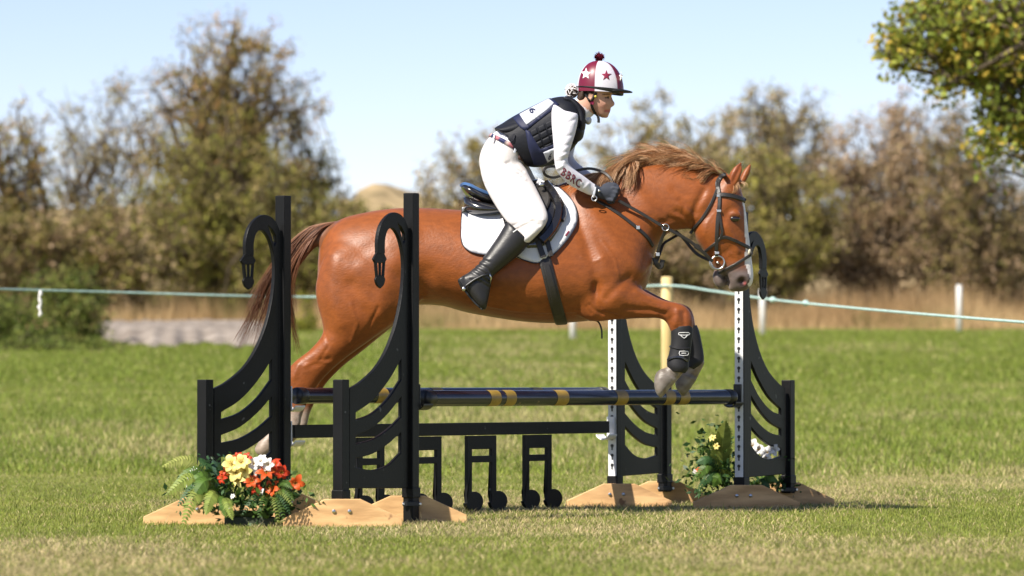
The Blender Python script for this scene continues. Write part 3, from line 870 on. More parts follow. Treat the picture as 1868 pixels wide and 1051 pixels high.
# ------------------------------------------------------------------ the horse
NS = -1      # the near side looks towards the camera (negative y)
def build_horse():
    mb = MB()
    trunk = [(581, 460, 579, 535, .06, 0, .1), (590, 434, 586, 560, .14, 0, .1), (618, 402, 618, 575, .215, 0, .12), (660, 389, 660, 575, .26, 0, .15),
             (710, 381, 705, 568, .275, 0, .15), (760, 379, 755, 557, .275, 0, .12), (810, 381, 805, 558, .285, 0, .12), (860, 384, 850, 570, .30, 0, .15),
             (910, 380, 905, 580, .31, 0, .2), (960, 362, 955, 587, .305, 0, .28), (1005, 342, 1005, 590, .285, 0, .35), (1045, 330, 1050, 588, .26, 0, .4),
             (1090, 333, 1095, 582, .245, 0, .4), (1130, 350, 1135, 570, .225, 0, .35), (1162, 390, 1160, 552, .195, 0, .2), (1184, 435, 1178, 525, .13, 0, .1), (1193, 460, 1188, 498, .05)]
    mb.loft(rings(trunk, 40, 5, 2.15))
    neck = [(1035, 327, 1110, 560, .15, 0, .4), (1068, 322, 1160, 525, .16, 0, .45), (1104, 315, 1186, 485, .145, 0, .45), (1145, 306, 1200, 447, .122, 0, .42),
            (1190, 300, 1218, 427, .105, 0, .38), (1232, 299, 1240, 419, .098, 0, .34), (1272, 305, 1262, 418, .094, 0, .3), (1305, 314, 1280, 415, .086, 0, .2), (1328, 324, 1298, 405, .07)]
    mb.loft(rings(neck, 32, 5))
    head = [(1326, 316, 1302, 345, .05, 0, 0), (1341, 326, 1288, 370, .080, 0, -.1), (1353, 350, 1273, 402, .094, 0, -.05), (1360, 382, 1269, 430, .098, 0, .12), (1364, 412, 1279, 452, .09, 0, .2),
            (1367.5, 440, 1293, 472, .074, 0, .2), (1370.5, 466, 1303, 487, .060, 0, .15), (1373.5, 490, 1312, 498, .054, 0, .05), (1374.5, 505, 1320, 508, .056, 0, 0), (1372, 518, 1326, 520, .052, 0, 0), (1364, 528, 1331, 529, .034, 0, 0), (1355, 532, 1338, 532, .012)]
    mb.loft(rings(head, 32, 5, 2.3))
    mb.ellipsoid(P(1292, 418, 0), (.075, .10, .11), nu=24, nv=14)                      # jowl
    chin = [(1303, 492, 1312, 488, .02, 0), (1300, 503, 1318, 498, .034, 0), (1301, 514, 1322, 509, .038, 0), (1307, 523, 1322, 520, .030, 0), (1313, 528, 1320, 527, .012)]
    mb.loft(rings(chin, 20, 4))
    for s in (-1, 1):
        mb.ellipsoid(P(1339, 393, s * .080), (.040, .016, .026), nu=16, nv=10)         # brow over the eye
        mb.ellipsoid(P(1357, 510, s * .036), (.030, .024, .042), nu=16, nv=10)         # nostril wing
    for s, ear in ((-1, [(1327, 338, 1347, 335, .026, -.052), (1328, 324, 1352, 322, .026, -.056), (1334, 310, 1355, 309, .019, -.058), (1344, 300, 1356, 300, .011, -.058), (1353, 293.5, 1356, 294, .004, -.056)]),
                   (1, [(1344, 338, 1358, 336, .026, .05), (1349, 324, 1366, 322, .026, .056), (1355, 312, 1370, 310, .019, .058), (1363, 303, 1371.5, 302, .011, .058), (1370, 296.5, 1372, 297, .004, .056)])):
        mb.loft(rings(ear, 16, 4))
    # near foreleg, tucked
    yn = -.155
    mb.loft(rings([(1075, 400, 1010, 500, .05, -.15), (1105, 440, 1040, 560, .075, -.17), (1132, 488, 1075, 586, .09, -.17), (1152, 514, 1122, 584, .085, -.165), (1182, 534, 1172, 581, .066, yn), (1210, 547, 1200, 581, .053, yn), (1232, 551, 1213, 586, .048, yn),
                   (1252, 559, 1218, 594, .049, yn), (1264, 577, 1221, 603, .047, yn), (1265, 598, 1227, 610, .038, yn), (1260, 622, 1232, 622, .031, yn), (1256, 650, 1229, 648, .03, yn),
                   (1252, 671, 1224, 661, .035, yn), (1241, 688, 1217, 669, .030, yn), (1234, 696, 1206, 673, .036, yn), (1223, 708, 1196, 681, .045, yn), (1212, 721, 1193, 700, .045, yn), (1205, 728, 1196, 716, .03, yn)], 24, 5))
    yf = .13
    mb.loft(rings([(1105, 440, 1040, 560, .075, .15), (1132, 488, 1075, 586, .09, .16), (1160, 516, 1135, 582, .085, .15), (1194, 536, 1184, 581, .066, yf), (1222, 549, 1212, 581, .053, yf), (1244, 554, 1226, 588, .048, yf),
                   (1260, 562, 1232, 596, .049, yf), (1267, 580, 1234, 605, .047, yf), (1270, 600, 1242, 612, .038, yf), (1274, 625, 1249, 625, .031, yf), (1280, 645, 1256, 647, .03, yf),
                   (1286, 660, 1258, 662, .035, yf), (1276, 682, 1250, 668, .030, yf), (1270, 694, 1242, 675, .036, yf), (1262, 706, 1232, 690, .045, yf), (1252, 720, 1232, 705, .043, yf), (1247, 726, 1239, 717, .025, yf)], 24, 5))
    # hind legs pushing off
    for yh, dx in ((-.165, 0), (.15, 13)):
        secs = [(665, 405, 765, 470, .06, yh * .7), (600, 455, 775, 520, .115, yh), (577, 510, 765, 553, .125, yh), (577, 550, 738, 577, .125, yh), (586, 585, 712, 596, .112, yh), (588, 609, 682, 617, .09, yh), (566, 637, 647, 642, .068, yh),
                (541, 656, 614, 668, .054, yh), (524, 674, 588, 694, .047, yh), (518, 696, 573, 715, .043, yh), (522, 725, 562, 735, .034, yh), (523, 752, 552, 759, .029, yh), (517, 776, 546, 784, .034, yh),
                (497, 783, 524, 806, .03, yh), (482, 792, 508, 814, .034, yh), (468, 810, 492, 832, .042, yh), (462, 822, 480, 838, .03, yh)]
        if dx: secs = [(a + dx * min(1, max(0, i - 3) / 3), b, c + dx * min(1, max(0, i - 3) / 3), d_, e, f) for i, (a, b, c, d_, e, f) in enumerate(secs)]
        mb.loft(rings(secs, 24, 5))
    # dock of the tail
    mb.loft(rings([(640, 398, 632, 425, .05, 0), (612, 404, 614, 424, .042, 0), (585, 417, 596, 436, .034, 0), (562, 437, 576, 453, .028, 0), (545, 462, 558, 473, .02, 0), (535, 486, 544, 493, .012, 0)], 16, 4))
    co, q, ed = remesh(mb, 0.0085)
    uv = project(co)
    fine = (uv[:, 0] > 1300) | ((uv[:, 1] > 660) & (uv[:, 0] > 1150))
    w = np.where(fine, 0.55, 1.0)
    co = smooth_np(co, ed, 14, 0.5, None, w * np.where(fine, .25, .8))
    # muscles, creases and bones: shallow relief along measured lines on both sides
    nrm = normals_np(co, q); uv = project(co)
    def stroke(line, r, amp, side=None):
        nonlocal co
        d = poly_dist(uv, line)
        g = np.exp(-(d / r) ** 2) * amp * np.clip(np.abs(nrm[:, 1]) * 1.6, 0, 1)
        if side is not None: g = g * (co[:, 1] * side > -0.01)
        co = co + nrm * g[:, None]
    stroke([(1060, 352), (1090, 400), (1130, 450), (1165, 495)], 16, .011)         # shoulder blade
    stroke([(1040, 370), (1065, 430), (1085, 490), (1088, 530)], 10, -.011)        # behind the shoulder
    stroke([(1088, 520), (1086, 550), (1098, 572), (1125, 580)], 6, -.016)         # elbow crease
    stroke([(1100, 480), (1120, 535)], 22, .014)                                   # triceps
    stroke([(1160, 535), (1195, 553), (1215, 562)], 5, .009)                       # forearm muscle
    stroke([(1140, 562), (1190, 566), (1212, 572)], 4, -.009)
    stroke([(1148, 505), (1135, 515), (1105, 545)], 7, -.008)
    stroke([(1200, 440), (1170, 400), (1140, 360)], 10, -.007)                     # neck muscle groove
    stroke([(1225, 410), (1190, 385), (1160, 350)], 14, .007)
    stroke([(1230, 345), (1262, 360), (1278, 385)], 8, -.006)
    stroke([(1284, 348), (1271, 375), (1262, 405)], 6, -.012)                      # behind the jaw
    stroke([(1302, 470), (1322, 462), (1336, 452)], 6, -.004)
    stroke([(1326, 412), (1338, 435), (1346, 460)], 4, .006)                       # cheek bone
    stroke([(1318, 440), (1332, 470)], 9, -.006)
    stroke([(1330, 385), (1322, 395)], 7, -.006)
    for ln in ([(1262, 412), (1250, 396), (1234, 386)], [(1256, 419), (1240, 403), (1220, 397)], [(1269, 392), (1256, 374), (1240, 365)], [(1240, 412), (1222, 404), (1205, 405)]):
        stroke(ln, 4, -.008); stroke([(a - 3, b + 6) for a, b in ln], 4, .005)
    stroke([(1338, 332), (1347, 312), (1353, 300)], 3, -.012, -1)
    stroke([(1340, 399)], 6, -.007)                                                # eye
    stroke([(1331, 391), (1340, 388), (1349, 392)], 2.6, .004)
    stroke([(1354, 514)], 7, -.024)                                              # nostril
    stroke([(1345, 510), (1350, 503), (1360, 503), (1366, 511)], 2.8, .007)
    stroke([(1321, 504), (1326, 514), (1326, 530)], 3, -.030)                                   # mouth line
    stroke([(1320, 506), (1330, 505)], 3, -.006)
    stroke([(775, 500), (770, 540)], 20, -.018)                                    # flank
    stroke([(735, 400), (750, 425)], 16, .009)                                     # point of hip
    stroke([(640, 520), (655, 560), (690, 590)], 12, -.008)                        # thigh divisions
    stroke([(610, 470), (605, 540), (620, 590)], 14, .008)
    stroke([(720, 480), (700, 540), (690, 575)], 18, .010)
    stroke([(645, 470), (690, 440)], 14, -.006)
    stroke([(600, 655), (570, 665)], 5, -.007)
    stroke([(545, 665), (535, 690)], 4, .006)
    for x in range(860, 1000, 24): stroke([(x, 470), (x + 8, 555)], 7, .0007)       # hint of ribs
    stroke([(870, 566), (950, 579), (1010, 584)], 7, -.004)
    stroke([(1236, 566), (1232, 592)], 4, .008); stroke([(1247, 570), (1248, 594)], 3, -.009); stroke([(1222, 583), (1230, 575)], 3, -.006)
    co = smooth_np(co, ed, 3, 0.4, None)
    # veins and skin folds stay crisp
    for ln, r_, a_ in (([(880, 556), (930, 566), (985, 570), (1050, 568)], 2.2, .0035), ([(1316, 446), (1330, 462), (1338, 482)], 1.8, .003), ([(1330, 462), (1346, 470)], 1.8, .003), ([(1098, 440), (1120, 470), (1128, 500)], 2.2, .003),
                       ([(1060, 470), (1085, 478), (1100, 470)], 2.2, .003), ([(1170, 548), (1190, 560), (1210, 566)], 1.8, .004), ([(1160, 572), (1200, 574)], 1.8, .004), ([(1075, 556), (1084, 566), (1100, 576)], 2.5, -.006), ([(1068, 560), (1078, 572)], 2.5, -.004),
                       ([(640, 555), (652, 590), (640, 625)], 2.4, .004), ([(690, 560), (672, 598), (640, 632)], 2.6, -.005), ([(760, 545), (745, 560), (725, 575)], 3, -.006), ([(1255, 405), (1245, 390), (1248, 375)], 2, -.004), ([(555, 668), (575, 660), (600, 662)], 2.2, .004),
                       ([(590, 600), (600, 630), (585, 655)], 2.4, -.004), ([(1192, 478), (1178, 500), (1160, 512)], 2.5, -.005), ([(1300, 392), (1288, 410), (1284, 430)], 2, .002)):
        stroke(ln, r_, a_)
    stroke([(1238, 691), (1224, 681), (1207, 670)], 1.8, -.006, -1); stroke([(1234, 697), (1220, 687), (1203, 676)], 2.0, .004, -1); stroke([(1274, 688), (1258, 681), (1243, 673)], 1.8, -.006, 1); stroke([(1270, 694), (1254, 687), (1239, 680)], 2.0, .004, 1)
    nrm = normals_np(co, q); uv = project(co)
    x, y = uv[:, 0], uv[:, 1]
    # coat colours as the animal has them
    base = np.array([.210, .056, .0092]); C = np.tile(base, (len(co), 1))
    def paint(col, m):
        nonlocal C
        m = np.clip(m, 0, 1)[:, None]; C = C * (1 - m) + np.array(col) * m
    nz = vnoise(x * .02, y * .02 + co[:, 1] * 3, 3) * .6 + vnoise(x * .06, y * .06 + co[:, 1] * 8, 4) * .4
    C *= (0.86 + .28 * nz)[:, None]
    sm = lambda v, a, b: np.clip((v - a) / (b - a), 0, 1) ** 2 * (3 - 2 * np.clip((v - a) / (b - a), 0, 1))
    headm = (x > 1300) & (y < 540) & (y > 330)
    paint((.105, .085, .078), headm * sm(y, 474, 500) * .95)
    paint((.22, .17, .155), headm * np.exp(-(poly_dist(uv, [(1322, 522), (1335, 528)]) / 6) ** 2) * .8)
    paint((.16, .035, .012), np.exp(-(poly_dist(uv, [(1333, 330), (1350, 300)]) / 6) ** 2) * (x < 1353) * (co[:, 1] < -.05) * .6)
    paint((.10, .035, .02), np.exp(-(poly_dist(uv, [(1340, 399)]) / 9) ** 2) * headm * .75)
    paint((.02, .008, .008), np.minimum(1, 1.5 * np.exp(-(poly_dist(uv, [(1353, 511), (1355, 516)]) / 7) ** 2)) * headm)
    paint((.02, .01, .01), np.exp(-(poly_dist(uv, [(1321, 504), (1326, 514), (1326, 530)]) / 2) ** 2) * headm)
    paint((.38, .09, .08), np.exp(-(poly_dist(uv, [(1359, 517)]) / 2.6) ** 2) * headm * .8)
    prof = poly_dist(uv, [(1352, 352), (1360, 382), (1364, 412), (1367.5, 440), (1370.5, 466), (1373, 490), (1373, 510)])
    blaze = headm * (y > 362) * (np.abs(co[:, 1] + .006) < .034 + .006 * nz) * (prof < 14)
    paint((.66, .62, .60), blaze.astype(float))
    lower = (x > 1180) & (y > 640) & (x < 1300)
    dirt = np.clip(vnoise(x * .16, y * .16 + co[:, 1] * 30, 9) * 1.6 - .5, 0, 1)
    paint((.27, .225, .18), lower * sm(y, 640, 655)); paint((.14, .09, .055), lower * sm(y, 650, 660) * dirt * .8)
    hoofF = lower & (((co[:, 1] < 0) & ((x - 1218) * 1.0 - (y - 690) * -0.9 < 12 - 0)) & (y > 672) | ((co[:, 1] > 0) & (y > 684)))
    paint((.165, .145, .125), (hoofF) * (.6 + .4 * nz)); paint((.07, .05, .035), hoofF * dirt * .6)
    hl = (x < 570) & (y > 725)
    paint((.34, .27, .22), hl * sm(y, 735, 760)); paint((.16, .11, .07), hl * sm(y, 750, 775) * np.clip(vnoise(x * .2, y * .2, 19) * 1.5 - .4, 0, 1))
    paint((.26, .20, .15), hl * sm(y, 806, 812) * .9)
    paint((.20, .05, .015), ((x > 1200) & (x < 1285) & (y > 550) & (y < 605)) * .35)
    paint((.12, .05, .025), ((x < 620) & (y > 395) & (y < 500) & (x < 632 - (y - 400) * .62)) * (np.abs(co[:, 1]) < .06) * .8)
    paint((.22, .06, .02), sm(y, 560, 592) * (x > 780) * (x < 1090) * .35)
    me = mesh_np('body', co, q)
    set_col(me, C)
    return me, co, q

M['coat'] = mat('chestnut_coat', (.4, .12, .03), 0.45, 0.34, var=0.18, vscale=40, bump=0.16, bscale=110, vcol=True, stretch=(.6, 1, 1), sheen=.06)
horse = empty('horse', (P(880, 700).x, 0, 0), 'chestnut horse with a white blaze leaping over the poles', 'horse')
hme, hco, hq = build_horse()
obj('body', hme, M['coat'], horse)
HBVH = BVHTree.FromPolygons([tuple(v) for v in hco], [tuple(f) for f in hq])
# ------------------------------------------------------------------ mane, tail, forelock, eye
M['mane'] = mat('mane_hair', (.3, .14, .06), 0.5, 0.4, vcol=True, transl=.15)
def strands(name, guides, n, spread, r, cols, parent, seg=12, frizz=.006, lock=10):
    """hair: many thin tapered strands, each running between two neighbouring guide curves, gathered in locks"""
    G = []
    for g in guides:
        c = catmull(g, 6); s = np.linspace(0, len(c) - 1, seg + 1)
        i = np.minimum(s.astype(int), len(c) - 2); f = (s - i)[:, None]
        G.append(Pn(c[i] * (1 - f) + c[i + 1] * f))
    G = np.array(G); m = len(G)
    nl = max(1, n // lock)
    lk_t = rng.uniform(0, m - 1, nl); lk_o = rng.normal(size=(nl, 3)) * spread; lk_len = rng.uniform(.6, 1.08, nl)
    lk_f = rng.normal(size=(nl, 3)) * frizz * 2.4; lk_p = rng.uniform(0, 6.3, nl)
    k = rng.integers(0, nl, n)
    t = np.clip(lk_t[k] + rng.normal(size=n) * .10, 0, m - 1.0001); i = t.astype(int); f = (t - i)[:, None, None]
    i2 = np.minimum(i + 1, m - 1)
    C = G[i] * (1 - f) + G[i2] * f                                     # n, seg+1, 3
    s = np.linspace(0, 1, seg + 1)
    C = C + (lk_o[k][:, None, :] + rng.normal(size=(n, 1, 3)) * spread * .3) * (s ** .8)[None, :, None]
    C = C + lk_f[k][:, None, :] * np.sin(s[None, :, None] * 9 + lk_p[k][:, None, None]) * s[None, :, None]
    C = C + np.cumsum(rng.normal(size=(n, seg + 1, 3)), 1) * frizz * .35 * s[None, :, None]
    # shorten each strand by its own length
    ln = (lk_len[k] * rng.uniform(.85, 1.05, n))
    ss = np.clip(s[None, :] * ln[:, None], 0, 1) * seg
    ii = np.minimum(ss.astype(int), seg - 1); ff = (ss - ii)[:, :, None]
    ar = np.arange(n)[:, None]
    C = C[ar, ii] * (1 - ff) + C[ar, ii + 1] * ff
    tan = np.gradient(C, axis=1); tan /= np.maximum(np.linalg.norm(tan, axis=2), 1e-9)[:, :, None]
    a = np.cross(tan, np.array([0, 1., .2])); a /= np.maximum(np.linalg.norm(a, axis=2), 1e-9)[:, :, None]
    b = np.cross(tan, a)
    rad = r * rng.uniform(.6, 1.3, n)[:, None] * np.clip(1.05 - s ** 2.2, .12, 1)[None, :]
    V = np.empty((n, seg + 1, 3, 3))
    for q in range(3):
        th = 2 * np.pi * q / 3
        V[:, :, q] = C + (a * np.cos(th) + b * np.sin(th)) * rad[:, :, None]
    base = (np.arange(n) * (seg + 1) * 3)[:, None, None] + (np.arange(seg) * 3)[None, :, None]
    F = np.concatenate([(base + np.array([q, (q + 1) % 3, 3 + (q + 1) % 3, 3 + q])).reshape(-1, 4) for q in range(3)])
    cols = np.array(cols)
    cc = cols[rng.integers(0, len(cols), nl)][k] * rng.uniform(.7, 1.25, (n, 1))
    me = mesh_np(name, V.reshape(-1, 3), F); set_col(me, np.repeat(cc, (seg + 1) * 3, 0))
    return obj(name, me, M['mane'], parent)

MANE = [(.40, .19, .085), (.60, .35, .18), (.34, .15, .06), (.74, .49, .30), (.46, .24, .11)]
# the flying mane: roots along the crest, tips blown up and back
strands('mane', [
    [(1318, 320, -.02), (1300, 312, -.05), (1282, 322, -.075), (1272, 336, -.08)],
    [(1310, 316, -.01), (1290, 304, -.04), (1268, 306, -.06), (1244, 308, -.06)],
    [(1296, 313, 0), (1276, 298, -.03), (1250, 296, -.05), (1218, 306, -.08)],
    [(1280, 308, 0), (1262, 288, 0), (1235, 285, -.02), (1195, 300, -.07)],
    [(1262, 306, 0), (1245, 282, 0), (1212, 277, 0), (1172, 292, -.04)],
    [(1240, 303, 0), (1220, 281, 0), (1190, 276, 0), (1150, 302, -.05)],
    [(1215, 302, 0), (1195, 284, 0), (1168, 284, 0), (1135, 312, -.06)],
    [(1190, 303, 0), (1172, 289, -.02), (1148, 296, -.05), (1118, 322, -.09)],
    [(1165, 306, 0), (1148, 296, -.04), (1124, 312, -.09), (1108, 340, -.11)],
    [(1140, 311, -.02), (1122, 306, -.06), (1100, 326, -.12), (1092, 352, -.14)],
    [(1112, 316, -.03), (1096, 316, -.08), (1080, 332, -.13), (1074, 348, -.15)],
    [(1085, 320, -.03), (1068, 322, -.08), (1052, 332, -.13), (1042, 342, -.16)],
], 1700, .018, .0015, MANE, horse, frizz=.0045, lock=14)
strands('mane', [
    [(1256, 302, 0), (1230, 280, .02), (1200, 268, .03), (1160, 262, .03)],
    [(1290, 310, 0), (1275, 292, .02), (1250, 283, .03), (1215, 282, .03)],
    [(1225, 302, 0), (1205, 280, .02), (1182, 276, .02), (1160, 284, .01)],
    [(1200, 303, 0), (1185, 282, .02), (1168, 274, .03), (1150, 280, .03)],
    [(1180, 305, 0), (1165, 292, -.02), (1160, 306, -.08), (1150, 338, -.12)],
    [(1168, 307, 0), (1156, 300, -.05), (1153, 322, -.11), (1143, 356, -.13)],
    [(1150, 310, 0), (1140, 306, -.06), (1138, 330, -.12), (1128, 350, -.14)],
], 520, .016, .0014, MANE[1:4], horse, frizz=.005, lock=14)
strands('mane', [
    [(1300, 313, 0), (1270, 282, 0), (1232, 272, .02), (1178, 262, .04)],
    [(1250, 303, 0), (1222, 272, .02), (1185, 264, .02), (1140, 276, 0)],
    [(1200, 303, 0), (1170, 280, .02), (1136, 286, -.03), (1098, 318, -.10)],
    [(1150, 309, 0), (1126, 296, -.04), (1098, 310, -.10), (1076, 346, -.14)],
    [(1320, 318, 0), (1306, 296, 0), (1286, 288, 0), (1262, 286, .02)],
], 170, .030, .0010, MANE[1:4], horse, frizz=.009, lock=2)
strands('forelock', [
    [(1334, 322, 0), (1340, 330, -.05), (1336, 346, -.09), (1322, 360, -.10)],
    [(1338, 322, 0), (1348, 326, -.03), (1352, 342, -.06), (1340, 356, -.09)],
    [(1328, 320, 0), (1312, 306, -.01), (1296, 298, 0), (1284, 292, .02)],
], 110, .010, .0015, MANE, horse, frizz=.008)
TAIL = [(.15, .055, .024), (.20, .08, .038), (.10, .036, .016), (.26, .12, .06)]
strands('tail', [
    [(622, 404, -.01), (585, 420, -.03), (552, 462, -.04), (534, 515, -.02), (536, 575, 0), (540, 640, .02)],
    [(620, 404, -.01), (580, 420, -.03), (546, 462, -.03), (524, 515, -.01), (528, 580, 0), (552, 655, .03)],
    [(616, 404, 0), (576, 418, -.02), (540, 460, -.02), (514, 512, 0), (500, 575, 0), (494, 640, .02)],
    [(614, 404, 0), (572, 418, 0), (534, 460, 0), (508, 510, .01), (484, 580, .02), (468, 650, .02)],
    [(612, 404, .01), (568, 417, .02), (530, 458, .02), (500, 508, .02), (478, 570, .03), (455, 632, .03)],
    [(612, 404, .01), (566, 417, .02), (528, 456, .02), (496, 504, .03), (466, 580, .03), (436, 640, .03)],
    [(612, 404, .01), (566, 416, .02), (526, 454, .02), (490, 496, .03), (458, 540, .03), (440, 600, .03)],
], 860, .013, .0017, TAIL, horse, seg=16, frizz=.006, lock=12)
M['eye'] = mat('eye', (.012, .006, .004), 0.08, 0.8)
def surf(bvh, px, py, off=0.0):
    d = ray(px, py); loc, n, i, dist = bvh.ray_cast(CAM, d.normalized())
    if loc is None: return None, None
    if n.dot(d) > 0: n = -n
    return loc + n * off, n
def surf_near(bvh, px, py, off=0.0, y=-.05):
    p, n = surf(bvh, px, py, off)
    if p is None:
        p, n, i, dist = bvh.find_nearest(P(px, py, y)); p = p + n * off
    return p, n
for s in (-1, 1):
    p, n = surf(HBVH, 1340, 399)
    q = Vector((p.x, s * abs(p.y), p.z)) + Vector((0, -s * .002, 0))
    MB().ellipsoid(q, (.027, .013, .017), nu=16, nv=10).build('eye', M['eye'], horse, True)
# ------------------------------------------------------------------ saddlery
M['leather'] = mat('black_leather', (.010, .009, .009), 0.2, 0.7, var=.2, bump=.04, bscale=160, coat=.5)
M['leather_matt'] = mat('worn_leather', (.020, .017, .015), 0.45, 0.5, var=.25, bump=.08, bscale=160)
M['pad'] = mat('white_quilt', (.62, .62, .65), 0.85, 0.2, var=.04, bump=.12, bscale=40, sheen=.2)
M['edging'] = mat('dark_edging', (.02, .02, .03), 0.6, 0.3)
M['fleece'] = mat('sheepskin', (.62, .55, .42), 0.95, 0.1, bump=.5, bscale=300)
M['neoprene'] = mat('black_neoprene', (.012, .012, .014), 0.6, 0.35, bump=.1, bscale=300)
M['badge'] = mat('reflective_badge', (.6, .6, .6), 0.4, 0.5)
M['burgundy'] = mat('burgundy_cloth', (.14, .008, .028), 0.75, 0.3, var=.12, sheen=.3)

def strap_pts(bvh, pts, off, n=6):
    """a strap's run over a surface: photo positions; an explicit third value gives the depth where it hangs free"""
    full = catmull([(p[0], p[1]) for p in pts], n)
    free = catmull([(p[2] if len(p) > 2 else 0.0, 1.0 if len(p) > 2 else 0.0) for p in pts], n)
    out = []; last = None
    for (x, y), (d, fr) in zip(full, free):
        p = None
        if fr < .5 and bvh is not None: p, nn = surf(bvh, x, y, off)
        if p is None:
            yy = d if fr > .5 else (last[0].y if last else -.1)
            p, nn = P(x, y, yy), Vector((0, -1, 0.0))
        out.append((p, nn)); last = out[-1]
    return out
def strap(name, bvh, pts, w, th, material, parent, off=.003, n=6, closed=False):
    run = strap_pts(bvh, pts, off, n); R_ = []
    for i, (p, nn) in enumerate(run):
        t = run[min(i + 1, len(run) - 1)][0] - run[max(i - 1, 0)][0]
        t.normalize(); sd = t.cross(nn); 
        if sd.length < 1e-6: sd = Vector((0, 0, 1))
        sd.normalize(); up = sd.cross(t).normalized()
        h, k = w / 2, th / 2; c = .7
        R_.append(np.array([p + sd * a * h + up * b * k for a, b in ((-1, -1), (1, -1), (1.0, .4), (c, 1), (-c, 1), (-1.0, .4))]))
    return MB().loft(R_).build(name, material, parent, False)
def patch(name, bvh, poly, off, th, material, parent, grid=7.0, mirror=False, relief=None, smooth=True, rim=True):
    """a sheet of given thickness laid on a surface inside a measured outline"""
    poly = [tuple(p) for p in poly]
    xs = np.array(poly); mn, mx = xs.min(0), xs.max(0)
    gx, gy = np.meshgrid(np.arange(mn[0] + grid * .5, mx[0], grid), np.arange(mn[1] + grid * .5, mx[1], grid))
    g = np.stack([gx.ravel(), gy.ravel()], 1)
    inside = in_poly(g, poly) & (poly_dist(g, poly + [poly[0]]) > grid * .35); g = g[inside]
    ring = []
    for a, b in zip(poly, poly[1:] + poly[:1]):
        k = max(1, int(math.hypot(b[0] - a[0], b[1] - a[1]) / grid))
        ring += [(a[0] + (b[0] - a[0]) * t / k, a[1] + (b[1] - a[1]) * t / k) for t in range(k)]
    pts = [Vector(p) for p in ring] + [Vector(p) for p in g]
    vv, ee, ff, *_ = delaunay_2d_cdt(pts, [(i, (i + 1) % len(ring)) for i in range(len(ring))], [], 1, 1e-5)
    arr = np.array([[v.x, v.y] for v in vv])
    ed_ = poly_dist(arr, poly + [poly[0]])
    top = []; bot = []; last = None; bad = []
    for i, v in enumerate(vv):
        p, n = surf(bvh, v.x, v.y)
        if p is None:
            p, n = (P(v.x, v.y, last.y), Vector((0, -1, .2)).normalized()) if last is not None else (P(v.x, v.y, -.2), Vector((0, -1, 0)))
        last = p
        rise = off + th * (min(1, .35 + ed_[i] / (grid * .7)) if rim else 1) + (relief(v.x, v.y) if relief else 0)
        top.append(p + n * rise); bot.append(p + n * (off * .2 - .004))
    n_ = len(vv); cnt = {}
    F = []
    for f in ff:
        f = list(f)
        c = arr[f].mean(0)[None]
        if not in_poly(c, poly)[0]: continue
        a, b, c3 = (top[i] for i in f[:3])
        if (b - a).cross(c3 - a).dot(CAM - a) < 0: f = f[::-1]
        F.append(f)
        for i in range(len(f)): cnt[(f[i], f[(i + 1) % len(f)])] = 1
    G = [f for f in F] + [[i + n_ for i in f[::-1]] for f in F]
    for (a, b) in cnt:
        if (b, a) not in cnt: G.append([b, a, a + n_, b + n_])
    V = np.array(top + bot); mb = MB().add(V, G)
    if mirror: mb.add(V * np.array([1, -1, 1]), [f[::-1] for f in G])
    return mb.build(name, material, parent, smooth)

# --- saddle pad
PAD = [(843, 378), (841, 410), (841, 437), (846, 451), (860, 461), (883, 466), (910, 467), (937, 468), (957, 476), (980, 481), (1003, 470), (1020, 455), (1040, 431), (1052, 406), (1053, 388), (1046, 369), (1028, 351), (1006, 334), (985, 345), (950, 362), (905, 384), (870, 386)]
pad_root = empty('saddle_pad', P(940, 430, 0), 'white quilted saddle pad with dark edging under the black saddle', 'saddle pad')
quilt = lambda x, y: -.0022 * max(math.exp(-(((x + y) % 26) - 13) ** 2 / 4.0), math.exp(-(((x - y) % 26) - 13) ** 2 / 4.0))
patch('quilted_sheet', HBVH, PAD, .006, .012, M['pad'], pad_root, 5.0, True, quilt)
PADBVH = HBVH
strap('edging', HBVH, [p for p in PAD[:18]], .0045, .006, M['edging'], pad_root, .012, 4)
strap('embroidery', HBVH, [(1031, 433), (1037, 425)], .010, .003, M['burgundy'], pad_root, .021, 3)

# --- saddle
saddle = empty('saddle', P(930, 370, 0), 'black leather jumping saddle with a raised cantle', 'saddle')
mb = MB()
mb.loft(rings([(840, 338, 842, 345, .09, 0), (847, 335.5, 850, 356, .15, 0), (862, 340, 864, 366, .175, 0), (882, 350, 884, 374, .17, 0), (905, 357, 908, 378, .15, 0), (935, 353, 938, 374, .125, 0), (960, 337, 964, 362, .10, 0), (977, 327, 984, 352, .07, 0), (988, 331, 992, 346, .045, 0), (993, 338, 995, 343, .02)], 28, 5, 2.5))
co, q, ed = remesh(mb, .007); co = smooth_np(co, ed, 3, .4, None)
obj('seat', mesh_np('seat', co, q), M['leather'], saddle)
for s in (-1, 1):
    mb = MB().loft(rings([(846, 360, 847, 380, .03, s * .13), (852, 359, 853, 389, .06, s * .13), (872, 366, 870, 394, .075, s * .15), (898, 372, 896, 393, .075, s * .16), (920, 374, 918, 388, .05, s * .17), (930, 376, 928, 382, .02, s * .18)], 20, 5))
    mb.build('panel', M['leather'], saddle, True)
M['sky_sheen'] = mat('painted_sky_sheen', (.05, .12, .28), .3, .6)  # sky's reflection along the black cantle top, put in as a blue-coloured strip
sd_ = strap('cantle_sky_sheen', None, [(841, 338.5, -.10), (847, 335.5, -.13), (858, 338, -.15), (872, 345, -.15), (888, 351.5, -.14), (904, 356, -.13)], .016, .012, M['sky_sheen'], saddle)
FLAP = [(914, 377), (917, 400), (922, 420), (938, 442), (963, 455), (985, 454), (1004, 443), (1019, 422), (1029, 402), (1030, 391), (1017, 367), (1003, 351), (990, 338), (965, 345), (935, 362)]
